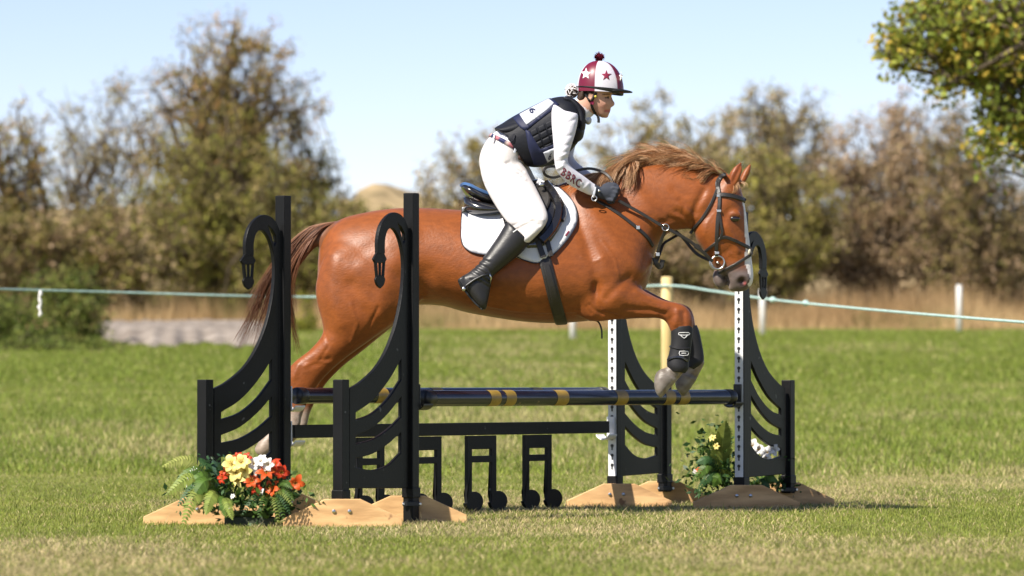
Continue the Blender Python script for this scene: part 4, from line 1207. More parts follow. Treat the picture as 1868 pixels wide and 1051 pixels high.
patch('flap', HBVH, FLAP, .022, .008, M['leather'], saddle, 6.0, True)
strap('knee_roll', HBVH, [(1000, 350), (1012, 368), (1018, 390), (1012, 414), (999, 434), (986, 446)], .045, .04, M['leather'], saddle, .045, 6)
strap('knee_block', HBVH, [(1012, 361), (1024, 380), (1028, 398), (1024, 408)], .022, .028, M['leather'], saddle, .035, 6)
strap('skirt', HBVH, [(978, 338), (990, 352), (996, 372), (990, 388)], .055, .012, M['leather_matt'], saddle, .040, 6)
strap('billet', HBVH, [(980, 440), (985, 458), (990, 472)], .030, .008, M['leather_matt'], saddle, .030, 4)
strap('billet', HBVH, [(996, 436), (1000, 455), (1004, 470)], .024, .008, M['leather_matt'], saddle, .030, 4)
g = strap('girth', HBVH, [(992, 468), (1000, 500), (1010, 540), (1020, 575), (1024, 588)], .062, .016, M['leather_matt'], saddle, .006, 6)
strap('girth_pad', HBVH, [(996, 485), (1004, 515), (1012, 548)], .035, .010, M['leather_matt'], g, .016, 5)
strap('stirrup_leather', HBVH, [(933, 386), (925, 398), (918, 412)], .026, .007, M['leather_matt'], saddle, .06, 4)
MB().ellipsoid(P(987, 337, -.16), (.018, .012, .014), nu=10, nv=8).build('pommel_stud', M['steel'], saddle, True)
strap('breastplate_loop', HBVH, [(980, 330), (995, 338), (1002, 346)], .03, .016, M['pad'], pad_root, .03, 4)

# --- bridle
bridle = empty('bridle', P(1320, 400, -.1), 'black bridle with crossed noseband and steel bit rings on the horse\'s head', 'bridle')
bs = lambda name, pts, w=.017, th=.008, off=.004, m='leather_matt', par=None: strap(name, HBVH, pts, w, th, M[m], par or bridle, off, 6)
bs('headpiece', [(1322, 318), (1315, 324), (1309, 334), (1311, 350), (1313, 357)], .024)
bs('cheekpiece', [(1313, 357), (1312.5, 372), (1311, 386), (1309, 402), (1308, 420), (1307, 443), (1307, 466)], .019)
bs('throatlash', [(1308, 346), (1302, 361), (1293, 379), (1280, 400), (1267, 416), (1259, 426)], .015)
bs('browband', [(1312, 356), (1322, 356), (1333, 357.5), (1346, 361), (1356, 365), (1360, 367)], .024, .014)
bs('noseband', [(1312, 390), (1315, 410), (1317, 424), (1314, 434)], .014)
bs('noseband', [(1314, 434), (1324, 433), (1336, 437), (1350, 444), (1362, 450), (1372, 456)], .017)
bs('noseband', [(1372, 463), (1358, 472), (1342, 482), (1325, 491), (1310, 498)], .015)
bs('noseband', [(1314, 434), (1306, 443), (1296, 451), (1287, 459)], .015)
for x, y in ((1312, 358), (1311.5, 385), (1308, 460)):
    p, n = surf_near(HBVH, x, y, .009); MB().box(p, (.022, .006, .013), 0, .001).build('buckle', M['steel'], bridle)
p, n = surf_near(HBVH, 1371, 459, .004)
MB().ellipsoid((p.x + .003, p.y * .4, p.z), (.012, .03, .022), nu=12, nv=8).build('nose_disc', M['fleece'], bridle, True)
def torus(name, c, R0, r, material, parent, M3=None, n=28):
    pts = [Vector((R0 * math.cos(t), 0, R0 * math.sin(t))) for t in np.linspace(0, 2 * math.pi, n + 1)]
    return MB().tube([Vector(c) + ((M3 @ q) if M3 is not None else q) for q in pts], r, 8, False).build(name, material, parent, True)
for s in (-1, 1):
    p, n = surf_near(HBVH, 1309, 479)
    torus('bit_ring', (p.x, s * (abs(p.y) + .012), p.z), .034, .0048, M['steel'], bridle)
MB().tube([(p.x, -.06, p.z), (p.x, .06, p.z)], .007, 8).build('bit_mouthpiece', M['steel'], bridle, True)

# --- reins
reins = empty('reins', P(1200, 410, -.12), 'black leather reins running from the bit to the rider\'s hands', 'reins')
strap('near_rein', None, [(1300, 477, -.085), (1280, 458, -.11), (1258, 440, -.125), (1234, 426, -.14), (1204, 410, -.15), (1166, 387, -.155), (1128, 366, -.16)], .016, .005, M['leather_matt'], reins)
strap('near_rein_stop', None, [(1276, 453, -.113), (1268, 448, -.117)], .026, .010, M['leather_matt'], reins)
strap('far_rein', None, [(1300, 477, .085), (1270, 462, .12), (1240, 428, .13), (1200, 400, .14), (1130, 352, .15)], .016, .005, M['leather_matt'], reins)
strap('rein_slack', None, [(1122, 345, -.15), (1114, 326, -.14), (1100, 314, -.12), (1075, 307.5, -.1), (1050, 312, -.09), (1030, 318, -.09), (1010, 324, -.1), (996, 320, -.12), (992, 312, -.13), (998, 305, -.12), (1012, 304, -.1), (1024, 310, -.05)], .014, .005, M['leather_matt'], reins)

# --- breastplate and running martingale
mart = empty('martingale', P(1190, 450, -.1), 'black breastplate and martingale straps around the horse\'s chest', 'martingale')
strap('neck_strap', HBVH, [(1082, 363), (1094, 370), (1109, 378), (1137, 397), (1163, 417), (1180, 433), (1190, 449)], .018, .007, M['leather_matt'], mart, .005)
strap('martingale_strap', None, [(1214, 420, -.145), (1207, 437, -.12), (1201, 456, -.10), (1197, 474, -.07), (1194, 483, -.05)], .016, .005, M['leather_matt'], mart)
strap('martingale_strap', None, [(1240, 427, .1), (1222, 437, .06), (1210, 446, .02), (1201, 470, -.02), (1195, 484, -.04)], .014, .005, M['leather_matt'], mart)
strap('strap_end', None, [(1194, 470, -.07), (1198, 482, -.07), (1205, 487, -.06), (1209, 474, -.06)], .026, .010, M['leather_matt'], mart)
torus('martingale_ring', P(1214, 415, -.148), .017, .003, M['steel'], mart)
torus('breastplate_ring', P(1084, 362, -.21), .013, .003, M['steel'], mart)
for x, y, yy in ((1163, 416, 0), (1200, 464, -.105)):
    p = surf_near(HBVH, x, y, .01)[0] if yy == 0 else P(x, y, yy - .006)
    MB().box(p, (.018, .006, .018), 0, .001).build('buckle', M['steel'], mart)
strap('loose_strap_end', None, [(1075, 584, -.05), (1090, 586, -.08), (1097, 600, -.09), (1098, 618, -.09)], .009, .004, M['leather_matt'], mart)

# --- tendon boots
def tendon_boot(secs, label, y):
    root = empty('tendon_boot', P(secs[2][0], secs[2][1], y), label, 'horse boot', 'protective boots on the forelegs')
    me = MB().loft(rings(secs, 28, 5)); sh = me.build('shell', M['neoprene'], root, True)
    return root, sh
nb1, sh1 = tendon_boot([(1263, 594, 1224, 597, .044, -.155), (1264, 604, 1224, 606, .045, -.155), (1262, 625, 1224, 625, .043, -.155), (1259, 648, 1220, 646, .043, -.155), (1257, 660, 1217, 655, .046, -.155), (1256, 672, 1217, 668, .048, -.155), (1250, 681, 1222, 677, .04, -.155)], 'black tendon boot with two pale badges on the near foreleg', -.155)
FARBOOT, _ = tendon_boot([(1271, 593, 1242, 600, .042, .13), (1276, 606, 1244, 608, .044, .13), (1281, 630, 1247, 630, .042, .13), (1284, 650, 1252, 650, .042, .13), (1282, 664, 1254, 660, .045, .13), (1268, 675, 1252, 668, .04, .13)], 'black tendon boot on the far foreleg, half hidden behind the near boot', .13)
def bvh_of(o):
    me = o.data; return BVHTree.FromPolygons([o.matrix_world @ v.co if False else v.co.copy() for v in me.vertices], [tuple(p.vertices) for p in me.polygons])
BB = bvh_of(sh1)
strap('strike_cup', BB, [(1219, 657), (1230, 652), (1243, 652), (1253, 658)], .012, .008, M['leather'], nb1, .004)
strap('fastening_strap', BB, [(1222, 632), (1240, 636), (1258, 636)], .010, .006, M['neoprene'], nb1, .003)
for line in ([(1239, 607), (1256, 607), (1256, 611), (1239, 611), (1239, 607)], [(1241, 611), (1248, 617), (1254, 611)]):
    strap('badge', BB, line, .004, .002, M['badge'], nb1, .003, 2)
strap('badge', BB, [(1240, 641), (1254, 641), (1254, 648), (1240, 648), (1240, 641)], .004, .002, M['badge'], nb1, .003, 2)
strap('badge', BB, [(1243, 644.5), (1251, 644.5)], .005, .002, M['badge'], nb1, .003, 2)
# ------------------------------------------------------------------ the rider
M['cloth'] = mat('rider_cloth', (.8, .8, .8), 0.7, 0.3, vcol=True, bump=.10, bscale=45)
M['boot'] = mat('boot_leather', (.015, .014, .014), 0.42, 0.45, var=.25, bump=.12, bscale=30)
M['vest'] = mat('black_vest', (.008, .009, .014), 0.6, 0.25, bump=.15, bscale=120)
M['navy'] = mat('navy_bib', (.012, .016, .05), 0.6, 0.35, var=.15)
M['bib'] = mat('white_bib', (.50, .52, .58), 0.6, 0.3, var=.12, vscale=14, bump=.3, bscale=25)
M['helmet'] = mat('helmet_silk', (.8, .8, .8), 0.38, 0.4, vcol=True)
M['peak'] = mat('black_peak', (.010, .010, .011), 0.5, 0.4)
M['glove'] = mat('navy_glove', (.018, .020, .028), 0.65, 0.35, bump=.15, bscale=120)
M['hair'] = mat('dark_hair', (.05, .028, .018), 0.5, 0.4, bump=.3, bscale=150, stretch=(1, 4, 1))
M['net'] = mat('white_hair_net', (.7, .66, .66), 0.7, 0.3)
M['belt'] = mat('patterned_belt', (.3, .1, .1), 0.6, 0.3, vcol=True)
M['pink'] = mat('pink_cord', (.65, .05, .17), 0.5, 0.4)
M['pompom'] = mat('dark_red_wool', (.07, .004, .012), 0.95, 0.1)

rider = empty('person', P(920, 360, 0), 'rider in white breeches and black body protector leaning forward over the horse\'s neck', 'person')
def build_body():
    mb = MB()
    # pelvis and torso
    mb.loft(rings([(900, 330, 935, 352, .08, 0), (880, 318, 945, 345, .15, 0), (874, 295, 950, 326, .172, 0), (879, 272, 955, 304, .165, 0), (893, 250, 958, 284, .145, 0), (908, 238, 962, 284, .138, 0), (935, 218, 985, 288, .15, 0),
                   (965, 202, 1015, 282, .158, 0), (995, 188, 1042, 258, .165, 0), (1020, 182, 1060, 232, .155, 0), (1042, 184, 1064, 214, .10, 0), (1052, 186, 1066, 204, .06)], 32, 5, 2.2))
    # neck and head
    mb.loft(rings([(1036, 190, 1064, 226, .075, 0), (1046, 184, 1076, 216, .06, 0), (1056, 174, 1086, 206, .054, 0), (1062, 164, 1092, 196, .054, 0), (1068, 156, 1094, 182, .05)], 24, 5))
    mb.loft(rings([(1080, 128, 1108, 128, .03, 0), (1070, 136, 1114, 136, .055, 0), (1062, 150, 1117, 150, .070, 0), (1060, 164, 1118, 164, .074, 0), (1062, 172, 1117, 171, .072, 0), (1066, 178, 1114, 178, .069, 0), (1069, 185, 1115, 186, .066, 0), (1073, 193, 1114.5, 194, .061, 0), (1079, 200, 1112.5, 200, .052, 0),
                   (1085, 206, 1111, 206, .043, 0), (1091, 211, 1110, 211, .034, 0), (1098, 215, 1107, 214.5, .018)], 28, 5, 2.1))
    mb.loft(rings([(1110, 178, 1116, 176, .010, 0), (1109, 184, 1118, 182, .012, 0), (1108, 190, 1122, 189, .016, 0), (1108, 194, 1119, 194, .015, 0), (1110, 196, 1114, 196, .006)], 14, 4))   # nose
    mb.ellipsoid(P(1110.5, 200, 0), (.012, .022, .006), nu=14, nv=8); mb.ellipsoid(P(1109.5, 204.5, 0), (.011, .020, .006), nu=14, nv=8)     # lips
    mb.ellipsoid(P(1105, 211.5, 0), (.015, .018, .012), nu=14, nv=8)
    for s in (-1, 1):
        mb.ellipsoid(P(1077, 177, s * .072), (.017, .010, .024), Matrix.Rotation(.3, 3, 'Y'), nu=14, nv=10)
        mb.ellipsoid(P(1101, 188, s * .044), (.022, .018, .022), nu=14, nv=8)
        # arm
        dx, dy = (0, 0) if s < 0 else (10, -8)
        y = lambda v: s * v
        mb.loft(rings([(1008 + dx, 188 + dy, 1045 + dx, 214 + dy, .06, y(.12)), (1006 + dx, 205 + dy, 1054 + dx, 207 + dy, .068, y(.175)), (1006 + dx, 225 + dy, 1054 + dx, 224 + dy, .064, y(.205)), (1008 + dx, 248 + dy, 1049 + dx, 246 + dy, .058, y(.23)),
                       (1010 + dx, 272 + dy, 1042 + dx, 268 + dy, .052, y(.25)), (1011 + dx, 294 + dy, 1037 + dx, 286 + dy, .047, y(.255)), (1016 + dx, 313 + dy, 1037 + dx, 297 + dy, .045, y(.25)), (1034 + dx, 334 + dy, 1050 + dx, 310 + dy, .043, y(.232)),
                       (1055 + dx, 347 + dy, 1068 + dx, 323 + dy, .037, y(.205)), (1074 + dx, 356 + dy, 1084 + dx, 335 + dy, .030, y(.18)), (1088 + dx, 360 + dy, 1096 + dx, 341 + dy, .026, y(.168))], 24, 5))
        # gloved hand closed on the rein: palm, four curled fingers, thumb
        mb.loft(rings([(1086 + dx, 359 + dy, 1094 + dx, 341 + dy, .024, y(.168)), (1098 + dx, 364 + dy, 1105 + dx, 338 + dy, .026, y(.163)), (1110 + dx, 366 + dy, 1117 + dx, 338 + dy, .026, y(.158)), (1119 + dx, 364 + dy, 1124 + dx, 342 + dy, .02, y(.152))], 20, 4))
        for k in range(4):
            fx, fy = 1121 - k * 3.2 + dx, 341 + k * 7.2 + dy
            L = (1.0, 1.08, 1.0, .85)[k]
            a = P(fx - 4, fy + 1, y(.172)); b = P(fx + 7 * L, fy + 3, y(.178)); c = P(fx + 9 * L, fy + 6, y(.150)); d = P(fx + 1, fy + 7, y(.135)); e_ = P(fx - 5, fy + 4, y(.138))
            mb.tube([a, b, c, d, e_], [.0105, .0105, .0098, .0092, .008], 10)
        mb.tube([P(1100 + dx, 341 + dy, y(.155)), P(1110 + dx, 336 + dy, y(.150)), P(1121 + dx, 336 + dy, y(.150)), P(1129 + dx, 341 + dy, y(.150))], [.014, .012, .0105, .008], 10)
        # thigh, knee and lower leg (inside the boot)
        dx = 0 if s < 0 else 8; dy = 0
        mb.loft(rings([(884 + dx, 272, 952 + dx, 296, .06, y(.07)), (876 + dx, 300, 960 + dx, 308, .088, y(.095)), (879 + dx, 325, 967 + dx, 322, .094, y(.13)), (889 + dx, 350, 977 + dx, 340, .09, y(.18)), (905 + dx, 378, 988 + dx, 362, .08, y(.235)), (922 + dx, 402, 997 + dx, 382, .07, y(.285)),
                       (938 + dx, 421, 1000 + dx, 398, .063, y(.315)), (948 + dx, 434, 993 + dx, 414, .058, y(.335)), (942 + dx, 436, 977 + dx, 432, .054, y(.345)), (929 + dx, 432, 961 + dx, 447, .050, y(.352)), (914 + dx, 442, 944 + dx, 461, .048, y(.36)), (895 + dx, 463, 920 + dx, 480, .040, y(.372)), (876 + dx, 486, 900 + dx, 502, .034, y(.38)),
                       (860 + dx, 503, 892 + dx, 520, .032, y(.385)), (858 + dx, 520, 889 + dx, 532, .030, y(.385)), (868 + dx, 545, 886 + dx, 550, .025, y(.385)), (878 + dx, 559, 884 + dx, 560, .012, y(.385))], 24, 5))
    co, q, ed = remesh(mb, .0058)
    uv = project(co)
    hand = (uv[:, 0] > 1086) & (uv[:, 1] > 325); head = (uv[:, 1] < 218) & (uv[:, 0] > 1072)
    co = smooth_np(co, ed, 9, .5, None, np.where(hand, .12, np.where(head, .22, 1.0)))
    nrm = normals_np(co, q); uv = project(co)
    def stroke(line, r, amp):
        nonlocal co
        d = poly_dist(uv, line)
        co = co + nrm * (np.exp(-(d / r) ** 2) * amp * np.clip(np.abs(nrm[:, 1]) * 1.8, 0, 1))[:, None]
    stroke([(1103, 177), (1111, 178)], 3, -.007); stroke([(1101, 173), (1112, 173)], 2.2, .004); stroke([(1104, 178.5), (1110, 178.5)], 1.6, .003)
    stroke([(1105, 202.3), (1112, 202.3)], 1.3, -.005)
    stroke([(1074, 172), (1078, 171), (1080, 176), (1077, 182)], 1.4, .003); stroke([(1077, 177)], 2.5, -.005)
    # folds in breeches and sleeve
    for ln, a in (([(944, 418), (965, 408), (985, 410)], -.005), ([(950, 408), (972, 399), (990, 402)], .004), ([(940, 330), (918, 316), (905, 312)], -.005), ([(948, 322), (925, 305), (905, 298)], .004),
                  ([(885, 335), (905, 345), (925, 345)], -.004), ([(955, 312), (940, 302), (925, 298)], -.005), ([(1013, 296), (1024, 294), (1034, 288)], -.005), ([(1013, 286), (1024, 284), (1036, 278)], .004), ([(1016, 308), (1026, 303)], .004),
                  ([(1020, 232), (1035, 225), (1048, 218)], -.003), ([(1014, 255), (1030, 250), (1044, 246)], -.003), ([(1050, 338), (1060, 330)], -.003), ([(1064, 345), (1074, 335)], .003), ([(900, 278), (896, 300), (905, 318)], -.003), ([(878, 300), (900, 304), (930, 296)], -.003), ([(884, 312), (915, 322), (948, 318)], -.004), ([(895, 322), (925, 333), (958, 328)], .003), ([(930, 398), (955, 392), (985, 392)], -.004), ([(936, 412), (958, 402), (975, 404)], -.004), ([(925, 390), (950, 383)], .003), ([(915, 262), (908, 275), (912, 288)], -.003), ([(1040, 205), (1030, 215), (1012, 222)], .003), ([(1044, 262), (1030, 266), (1012, 268)], -.003), ([(1040, 275), (1028, 280)], -.004)):
        stroke(ln, 2.6, a * 1.1)
    nrm = normals_np(co, q); uv = project(co); x, y = uv[:, 0], uv[:, 1]
    SKIN, SHIRT, BREECH, GLOVE = np.array([.50, .28, .20]), np.array([.66, .645, .70]), np.array([.60, .565, .55]), np.array([.035, .040, .055])
    C = np.tile(SHIRT, (len(co), 1))
    belt = (y - 250) - (x - 893) * (33 / 65.)
    leg = (belt > 0) & (x < 1003) & ~((x > 1002) & (y < 330))
    leg &= ~((np.abs(co[:, 1]) > .19) & (y < 300))
    C[leg] = BREECH
    collar = (y - 190) - (x - 1050) * .9
    headm = ((x > 1054) & (y < 222) & (np.abs(co[:, 1]) < .10)) & ((x - 1062) * .75 + (205 - y) > 12)
    C[headm] = SKIN
    ch = np.exp(-(poly_dist(uv, [(1101, 194)]) / 8) ** 2)[:, None] * headm[:, None] * .5; C = C * (1 - ch) + np.array([.50, .20, .15]) * ch
    lp = ((poly_dist(uv, [(1105.5, 202.3), (1112, 202.3)]) < 2.6) & headm); C[lp] = (.42, .13, .11)
    hairm = headm & ((x < 1074 + (y < 172) * 10) & (y < 178)); C[hairm] = (.05, .028, .018)
    brow = headm & (poly_dist(uv, [(1100, 172.5), (1112, 172)]) < 1.3); C[brow] = (.10, .05, .03)
    eye = headm & (poly_dist(uv, [(1105, 178), (1110, 178)]) < 1.5); C[eye] = (.06, .04, .035)
    C[(x > 1085) & (y > 322)] = GLOVE
    me = mesh_np('body', co, q); set_col(me, C)
    return me, co, q
bme, bco, bq = build_body()
obj('body', bme, M['cloth'], rider)
RBVH = BVHTree.FromPolygons([tuple(v) for v in bco], [tuple(f) for f in bq])
# sleeves alone for the lettering
smask = (project(bco)[:, 0] > 1000) & (project(bco)[:, 0] < 1095) & (bco[:, 1] < -.1)
SBVH = BVHTree.FromPolygons([tuple(v) for v in bco], [tuple(f) for f in bq if smask[f].all()])

def text_on(name, bvh, s, origin, u, v, material, parent, off=.003, bold=.03):
    """lettering laid on a surface: origin and the directions of one letter width / height in photo units"""
    cu = bpy.data.curves.new('t', 'FONT'); cu.body = s; cu.size = 1.0; cu.offset = bold; cu.resolution_u = 3; cu.space_character = 1.12
    o = bpy.data.objects.new('t', cu); COL.objects.link(o)
    me = o.evaluated_get(bpy.context.evaluated_depsgraph_get()).to_mesh()
    V = [v_.co.copy() for v_ in me.vertices]; F = [tuple(p.vertices) for p in me.polygons]
    bpy.data.objects.remove(o)
    out = []; last = None
    for c in V:
        px, py = origin[0] + c.x * u[0] + c.y * v[0], origin[1] + c.x * u[1] + c.y * v[1]
        p, n = surf(bvh, px, py, off)
        if p is None: p = P(px, py, last.y if last else -.2)
        last = p; out.append(p)
    G = []
    for f in F:
        a, b, c = (out[i] for i in f[:3])
        G.append(list(f) if (b - a).cross(c - a).dot(CAM - a) > 0 else list(f)[::-1])
    n = len(out)
    back = [p + (p - CAM).normalized() * .0015 for p in out]
    return MB().add(out, G).build(name, material, parent)
text_on('sleeve_letters', SBVH, 'BBRC', (1022, 317), (13.6, 9.9), (7.5, -18), M['burgundy'], rider, .0035, .015)

# --- body protector
vest_rings = rings([(900, 231, 951, 270, .150, 0), (908, 230, 957, 300, .158, 0), (935, 213, 985, 305, .172, 0), (965, 197, 1017, 297, .180, 0), (995, 183, 1048, 268, .184, 0), (1018, 177, 1066, 240, .168, 0), (1036, 177, 1069, 218, .12, 0), (1048, 181, 1070, 204, .075)], 36, 5, 2.25)
vb = MB(); vb.loft(vest_rings)
vco, vq, ved = remesh(vb, .007); vco = smooth_np(vco, ved, 2, .4, None)
vest = obj('body_protector', mesh_np('body_protector', vco, vq), M['vest'], rider)
VBVH = BVHTree.FromPolygons([tuple(v) for v in vco], [tuple(f) for f in vq])
for r_ in range(4):
    for c_ in range(3):
        x0, y0 = 966 + c_ * 14 + r_ * 4.4, 239 - c_ * 7.2 + r_ * 11.5
        quad = [(x0, y0), (x0 + 12.6, y0 - 6.4), (x0 + 16.6, y0 + 3.8), (x0 + 4.0, y0 + 10.2)]
        patch('padded_block', VBVH, quad, .0005, .0045, M['vest'], vest, 2.2)
bibp = [(936, 216), (944, 211), (975, 194), (1004, 179.5), (1014, 186), (1020, 191), (1000, 207), (975, 226), (958, 239), (948, 232)]
bib = patch('number_bib', VBVH, bibp, .004, .003, M['navy'], vest, 5.0)
patch('bib_panel', VBVH, [(949, 211), (975, 197), (1002, 183), (1011, 190), (998, 202), (978, 217), (961, 229)], .009, .002, M['bib'], bib, 4.0, rim=False)
text_on('bib_number', VBVH, '6', (966, 203.5), (10, 15), (13, -7.5), M['navy'], bib, .014, .03)
patch('number_bib', VBVH, [(958, 236), (966, 240), (986, 272), (1012, 262), (1016, 290), (990, 303), (974, 300), (964, 270)], .004, .003, M['navy'], vest, 5.0)
patch('bib_panel', VBVH, [(991, 277), (1012, 268), (1014, 284), (998, 294)], .009, .002, M['bib'], vest, 4.0, rim=False)
text_on('bib_number', VBVH, '6', (998, 289), (12, -5), (4, -15), M['navy'], vest, .014, .02)
patch('chest_tab', VBVH, [(1052, 232), (1064, 238), (1061, 252), (1046, 262), (1044, 250)], .004, .012, M['vest'], vest, 4.0)
strap('shoulder_edge', VBVH, [(1030, 181), (1044, 186), (1056, 200), (1060, 218), (1058, 236)], .028, .014, M['vest'], vest, .008)
# dark flap of the protector over the small of the back
fl = MB(); fl.loft(rings([(945, 218, 952, 250, .15, 0), (925, 226, 938, 252, .152, 0), (909, 232, 922, 250, .145, 0), (902, 234, 908, 240, .13, 0)], 28, 4, 2.3)); fl.build('back_flap', M['vest'], vest, True)
strap('lace', None, [(940, 246, -.165), (936, 256, -.17), (932, 254, -.17), (938, 244, -.17)], .004, .003, M['edging'], vest, 0, 4)

# --- belt
br = rings([(891, 249, 956, 285, .153, 0), (895, 243.5, 959.5, 278, .15, 0)], 48, 1, 2.2)
bi = rings([(893, 249, 954, 284, .145, 0), (897, 244, 957.5, 278.5, .142, 0)], 48, 1, 2.2)
V = np.concatenate([br[0], br[1], bi[0], bi[1]]); n = 48
F = []
for k in range(n):
    k2 = (k + 1) % n
    F += [[k, k2, n + k2, n + k], [2 * n + k2, 2 * n + k, 3 * n + k, 3 * n + k2], [n + k, n + k2, 3 * n + k2, 3 * n + k], [k2, k, 2 * n + k, 2 * n + k2]]
bm_ = MB().add(V, F).mesh('belt', True)
cc = np.array([(.022, .028, .09) if (k // 2) % 3 < 2 else (.42, .13, .16) for k in range(n)]); cc[::9] = (.55, .42, .38)
set_col(bm_, np.concatenate([cc] * 4)); obj('belt', bm_, M['belt'], rider)
patch('belt_tab', RBVH, [(946, 271), (958, 277), (957, 296), (945, 291)], .006, .006, mat('brown_tab', (.05, .02, .015), .5), rider, 4.0)
for px, py in ((904, 249), (938, 268)):
    strap('belt_loop', RBVH, [(px + 2, py - 1), (px - 3, py + 12)], .012, .004, M['cloth'] if False else M['bib'], rider, .016, 3)

# --- boots
for s in (-1, 1):
    dx = 0 if s < 0 else 8
    y = lambda v: s * v
    mb = MB()
    mb.loft(rings([(925 + dx, 403, 967 + dx, 441, .052, y(.345)), (922 + dx, 408, 966 + dx, 443, .060, y(.348)), (909 + dx, 430, 953 + dx, 460, .060, y(.355)), (894 + dx, 452, 934 + dx, 476, .054, y(.365)), (880 + dx, 472, 914 + dx, 492, .046, y(.375)), (868 + dx, 486, 900 + dx, 504, .043, y(.38)), (856 + dx, 496, 897 + dx, 514, .043, y(.385)),
                   (843 + dx, 506, 895 + dx, 525, .042, y(.388)), (845 + dx, 522, 893 + dx, 536, .043, y(.388)), (858 + dx, 541, 890.5 + dx, 549, .043, y(.388)), (870 + dx, 555, 888 + dx, 559, .036, y(.388)), (879 + dx, 564.5, 886 + dx, 565.5, .018, y(.388))], 28, 5))
    mb.loft(rings([(834 + dx, 511, 846 + dx, 502, .028, y(.388)), (841 + dx, 527, 858 + dx, 518, .033, y(.388)), (848 + dx, 530, 862 + dx, 526, .028, y(.388))], 20, 4, 3))   # heel
    co, q, ed = remesh(mb, .0065); co = smooth_np(co, ed, 2, .4, None)
    nrm = normals_np(co, q); uv = project(co)
    for ln in ([(868, 490), (880, 496), (893, 506)], [(873, 482), (888, 488), (898, 499)], [(862, 497), (876, 504), (890, 515)], [(880, 474), (892, 478)], [(858, 510), (872, 512), (892, 524)]):
        d = poly_dist(uv, ln); co = co + nrm * (np.exp(-(d / 2.2) ** 2) * -.003)[:, None]
        d = poly_dist(uv, [(a + 1, b - 4) for a, b in ln]); co = co + nrm * (np.exp(-(d / 2.2) ** 2) * .0022)[:, None]
    bt = obj('riding_boot', mesh_np('riding_boot', co, q), M['boot'], rider)
    if s < 0:
        BOOTBVH = BVHTree.FromPolygons([tuple(v) for v in co], [tuple(f) for f in q])
        strap('boot_sole', BOOTBVH, [(838, 514), (846, 527), (858, 543), (870, 556), (881, 565)], .010, .008, M['black_plastic'], bt, .001)
        strap('boot_badge', BOOTBVH, [(936, 424), (943, 419)], .006, .003, M['badge'], bt, .002, 3)
# --- stirrups belong to the saddle
for s in (-1, 1):
    dx = 0 if s < 0 else 8
    tr = [(845, 527), (852, 520), (866, 510), (880, 503), (893, 500)]
    st = MB().tube([P(a + dx, b, s * .435) for a, b in tr], [.006, .0065, .0065, .006, .006], 8).build('stirrup_iron', M['black_plastic'], saddle, True)
    MB().tube([P(893 + dx, 500, s * .435), P(896 + dx, 507, s * .43), P(893 + dx, 518, s * .40)], .0045, 8).build('stirrup_arm', M['steel'], st, True)
    MB().ellipsoid(P(846 + dx, 527, s * .437), (.010, .008, .012), nu=10, nv=8).build('stirrup_tread', M['steel'], st, True)

# --- riding hat
hat = empty('riding_hat', P(1094, 150, 0), None, None)
hat.parent = rider; hat.matrix_parent_inverse = Matrix.Translation(-rider.location)
hc = np.array(P(1094, 164, 0)); hs = 22.2 / FPX
BUR, WHT = np.array([.13, .007, .026]), np.array([.55, .53, .59])
def dome():
    V = []; C = []; nu, nv = 96, 20
    for j in range(nv + 1):
        ph = (math.pi / 2) * j / nv * 1.06
        for i in range(nu):
            th = 2 * math.pi * i / nu
            r = math.sin(min(ph, math.pi / 2)) ** .84
            z = math.cos(ph)
            rx = 42.5 + 1.5 * math.cos(th)
            V.append(hc + np.array([rx * hs * r * math.cos(th), .098 * r * math.sin(th), (53 if True else 0) * hs * z + .006 * math.cos(th) * r * -1]))
            ang = (math.degrees(math.atan2(math.cos(th), -math.sin(th))) + 12) % 360     # 0 = towards the camera, growing to the front
            C.append(WHT if int(ang // 60) % 2 == 0 else BUR)
    F = [[j * nu + i, (j + 1) * nu + i, (j + 1) * nu + (i + 1) % nu, j * nu + (i + 1) % nu] for j in range(nv) for i in range(nu)]
    me = MB().add(V, F).mesh('silk', True); set_col(me, np.array(C))
    return me
dm = dome(); silk = obj('silk', dm, M['helmet'], None); silk.parent = hat
DBVH = BVHTree.FromPolygons([v.co.copy() for v in dm.vertices], [tuple(p.vertices) for p in dm.polygons])
def hatpart(mb, name, m, smooth=True):
    o = mb.build(name, m, None, smooth); o.parent = hat; return o
silk.parent = None; silk.matrix_world = Matrix()
HATINV = Matrix.Translation(-P(1094, 150, 0))
silk.parent = hat; silk.matrix_parent_inverse = HATINV
def star(cx, cy, r, sx, rot, col):
    pts = [(cx + sx * (r if k % 2 == 0 else r * .42) * math.sin(k * math.pi / 5 + rot), cy - (r if k % 2 == 0 else r * .42) * math.cos(k * math.pi / 5 + rot)) for k in range(10)]
    o = patch('star', DBVH, pts, .0005, .0012, col, None, 2.5, rim=False); o.parent = hat; o.matrix_parent_inverse = HATINV
M['star_white'] = mat('white_star', (.8, .78, .8), .5); M['star_red'] = mat('burgundy_star', (.20, .012, .04), .5)
star(1069, 135, 11, .88, .05, M['star_white']); star(1106, 138, 10, .98, 0, M['star_red']); star(1133, 140, 10, .35, 0, M['star_white'])
mb = MB()
rr = []
for z, k in ((167, .96), (166, 1.0), (162, 1.005), (161, 1.0)):
    rr.append(np.array([[hc[0] + 43.5 * hs * k * math.cos(t) , .099 * k * math.sin(t), P(1094, z + (3.5 + (4.5 if z > 165 else 0)) * math.cos(t), 0).z] for t in np.linspace(0, 2 * math.pi, 48, endpoint=False)]))
mb.loft(rr, False)
o = hatpart(mb, 'rim', M['peak']); o.matrix_parent_inverse = HATINV
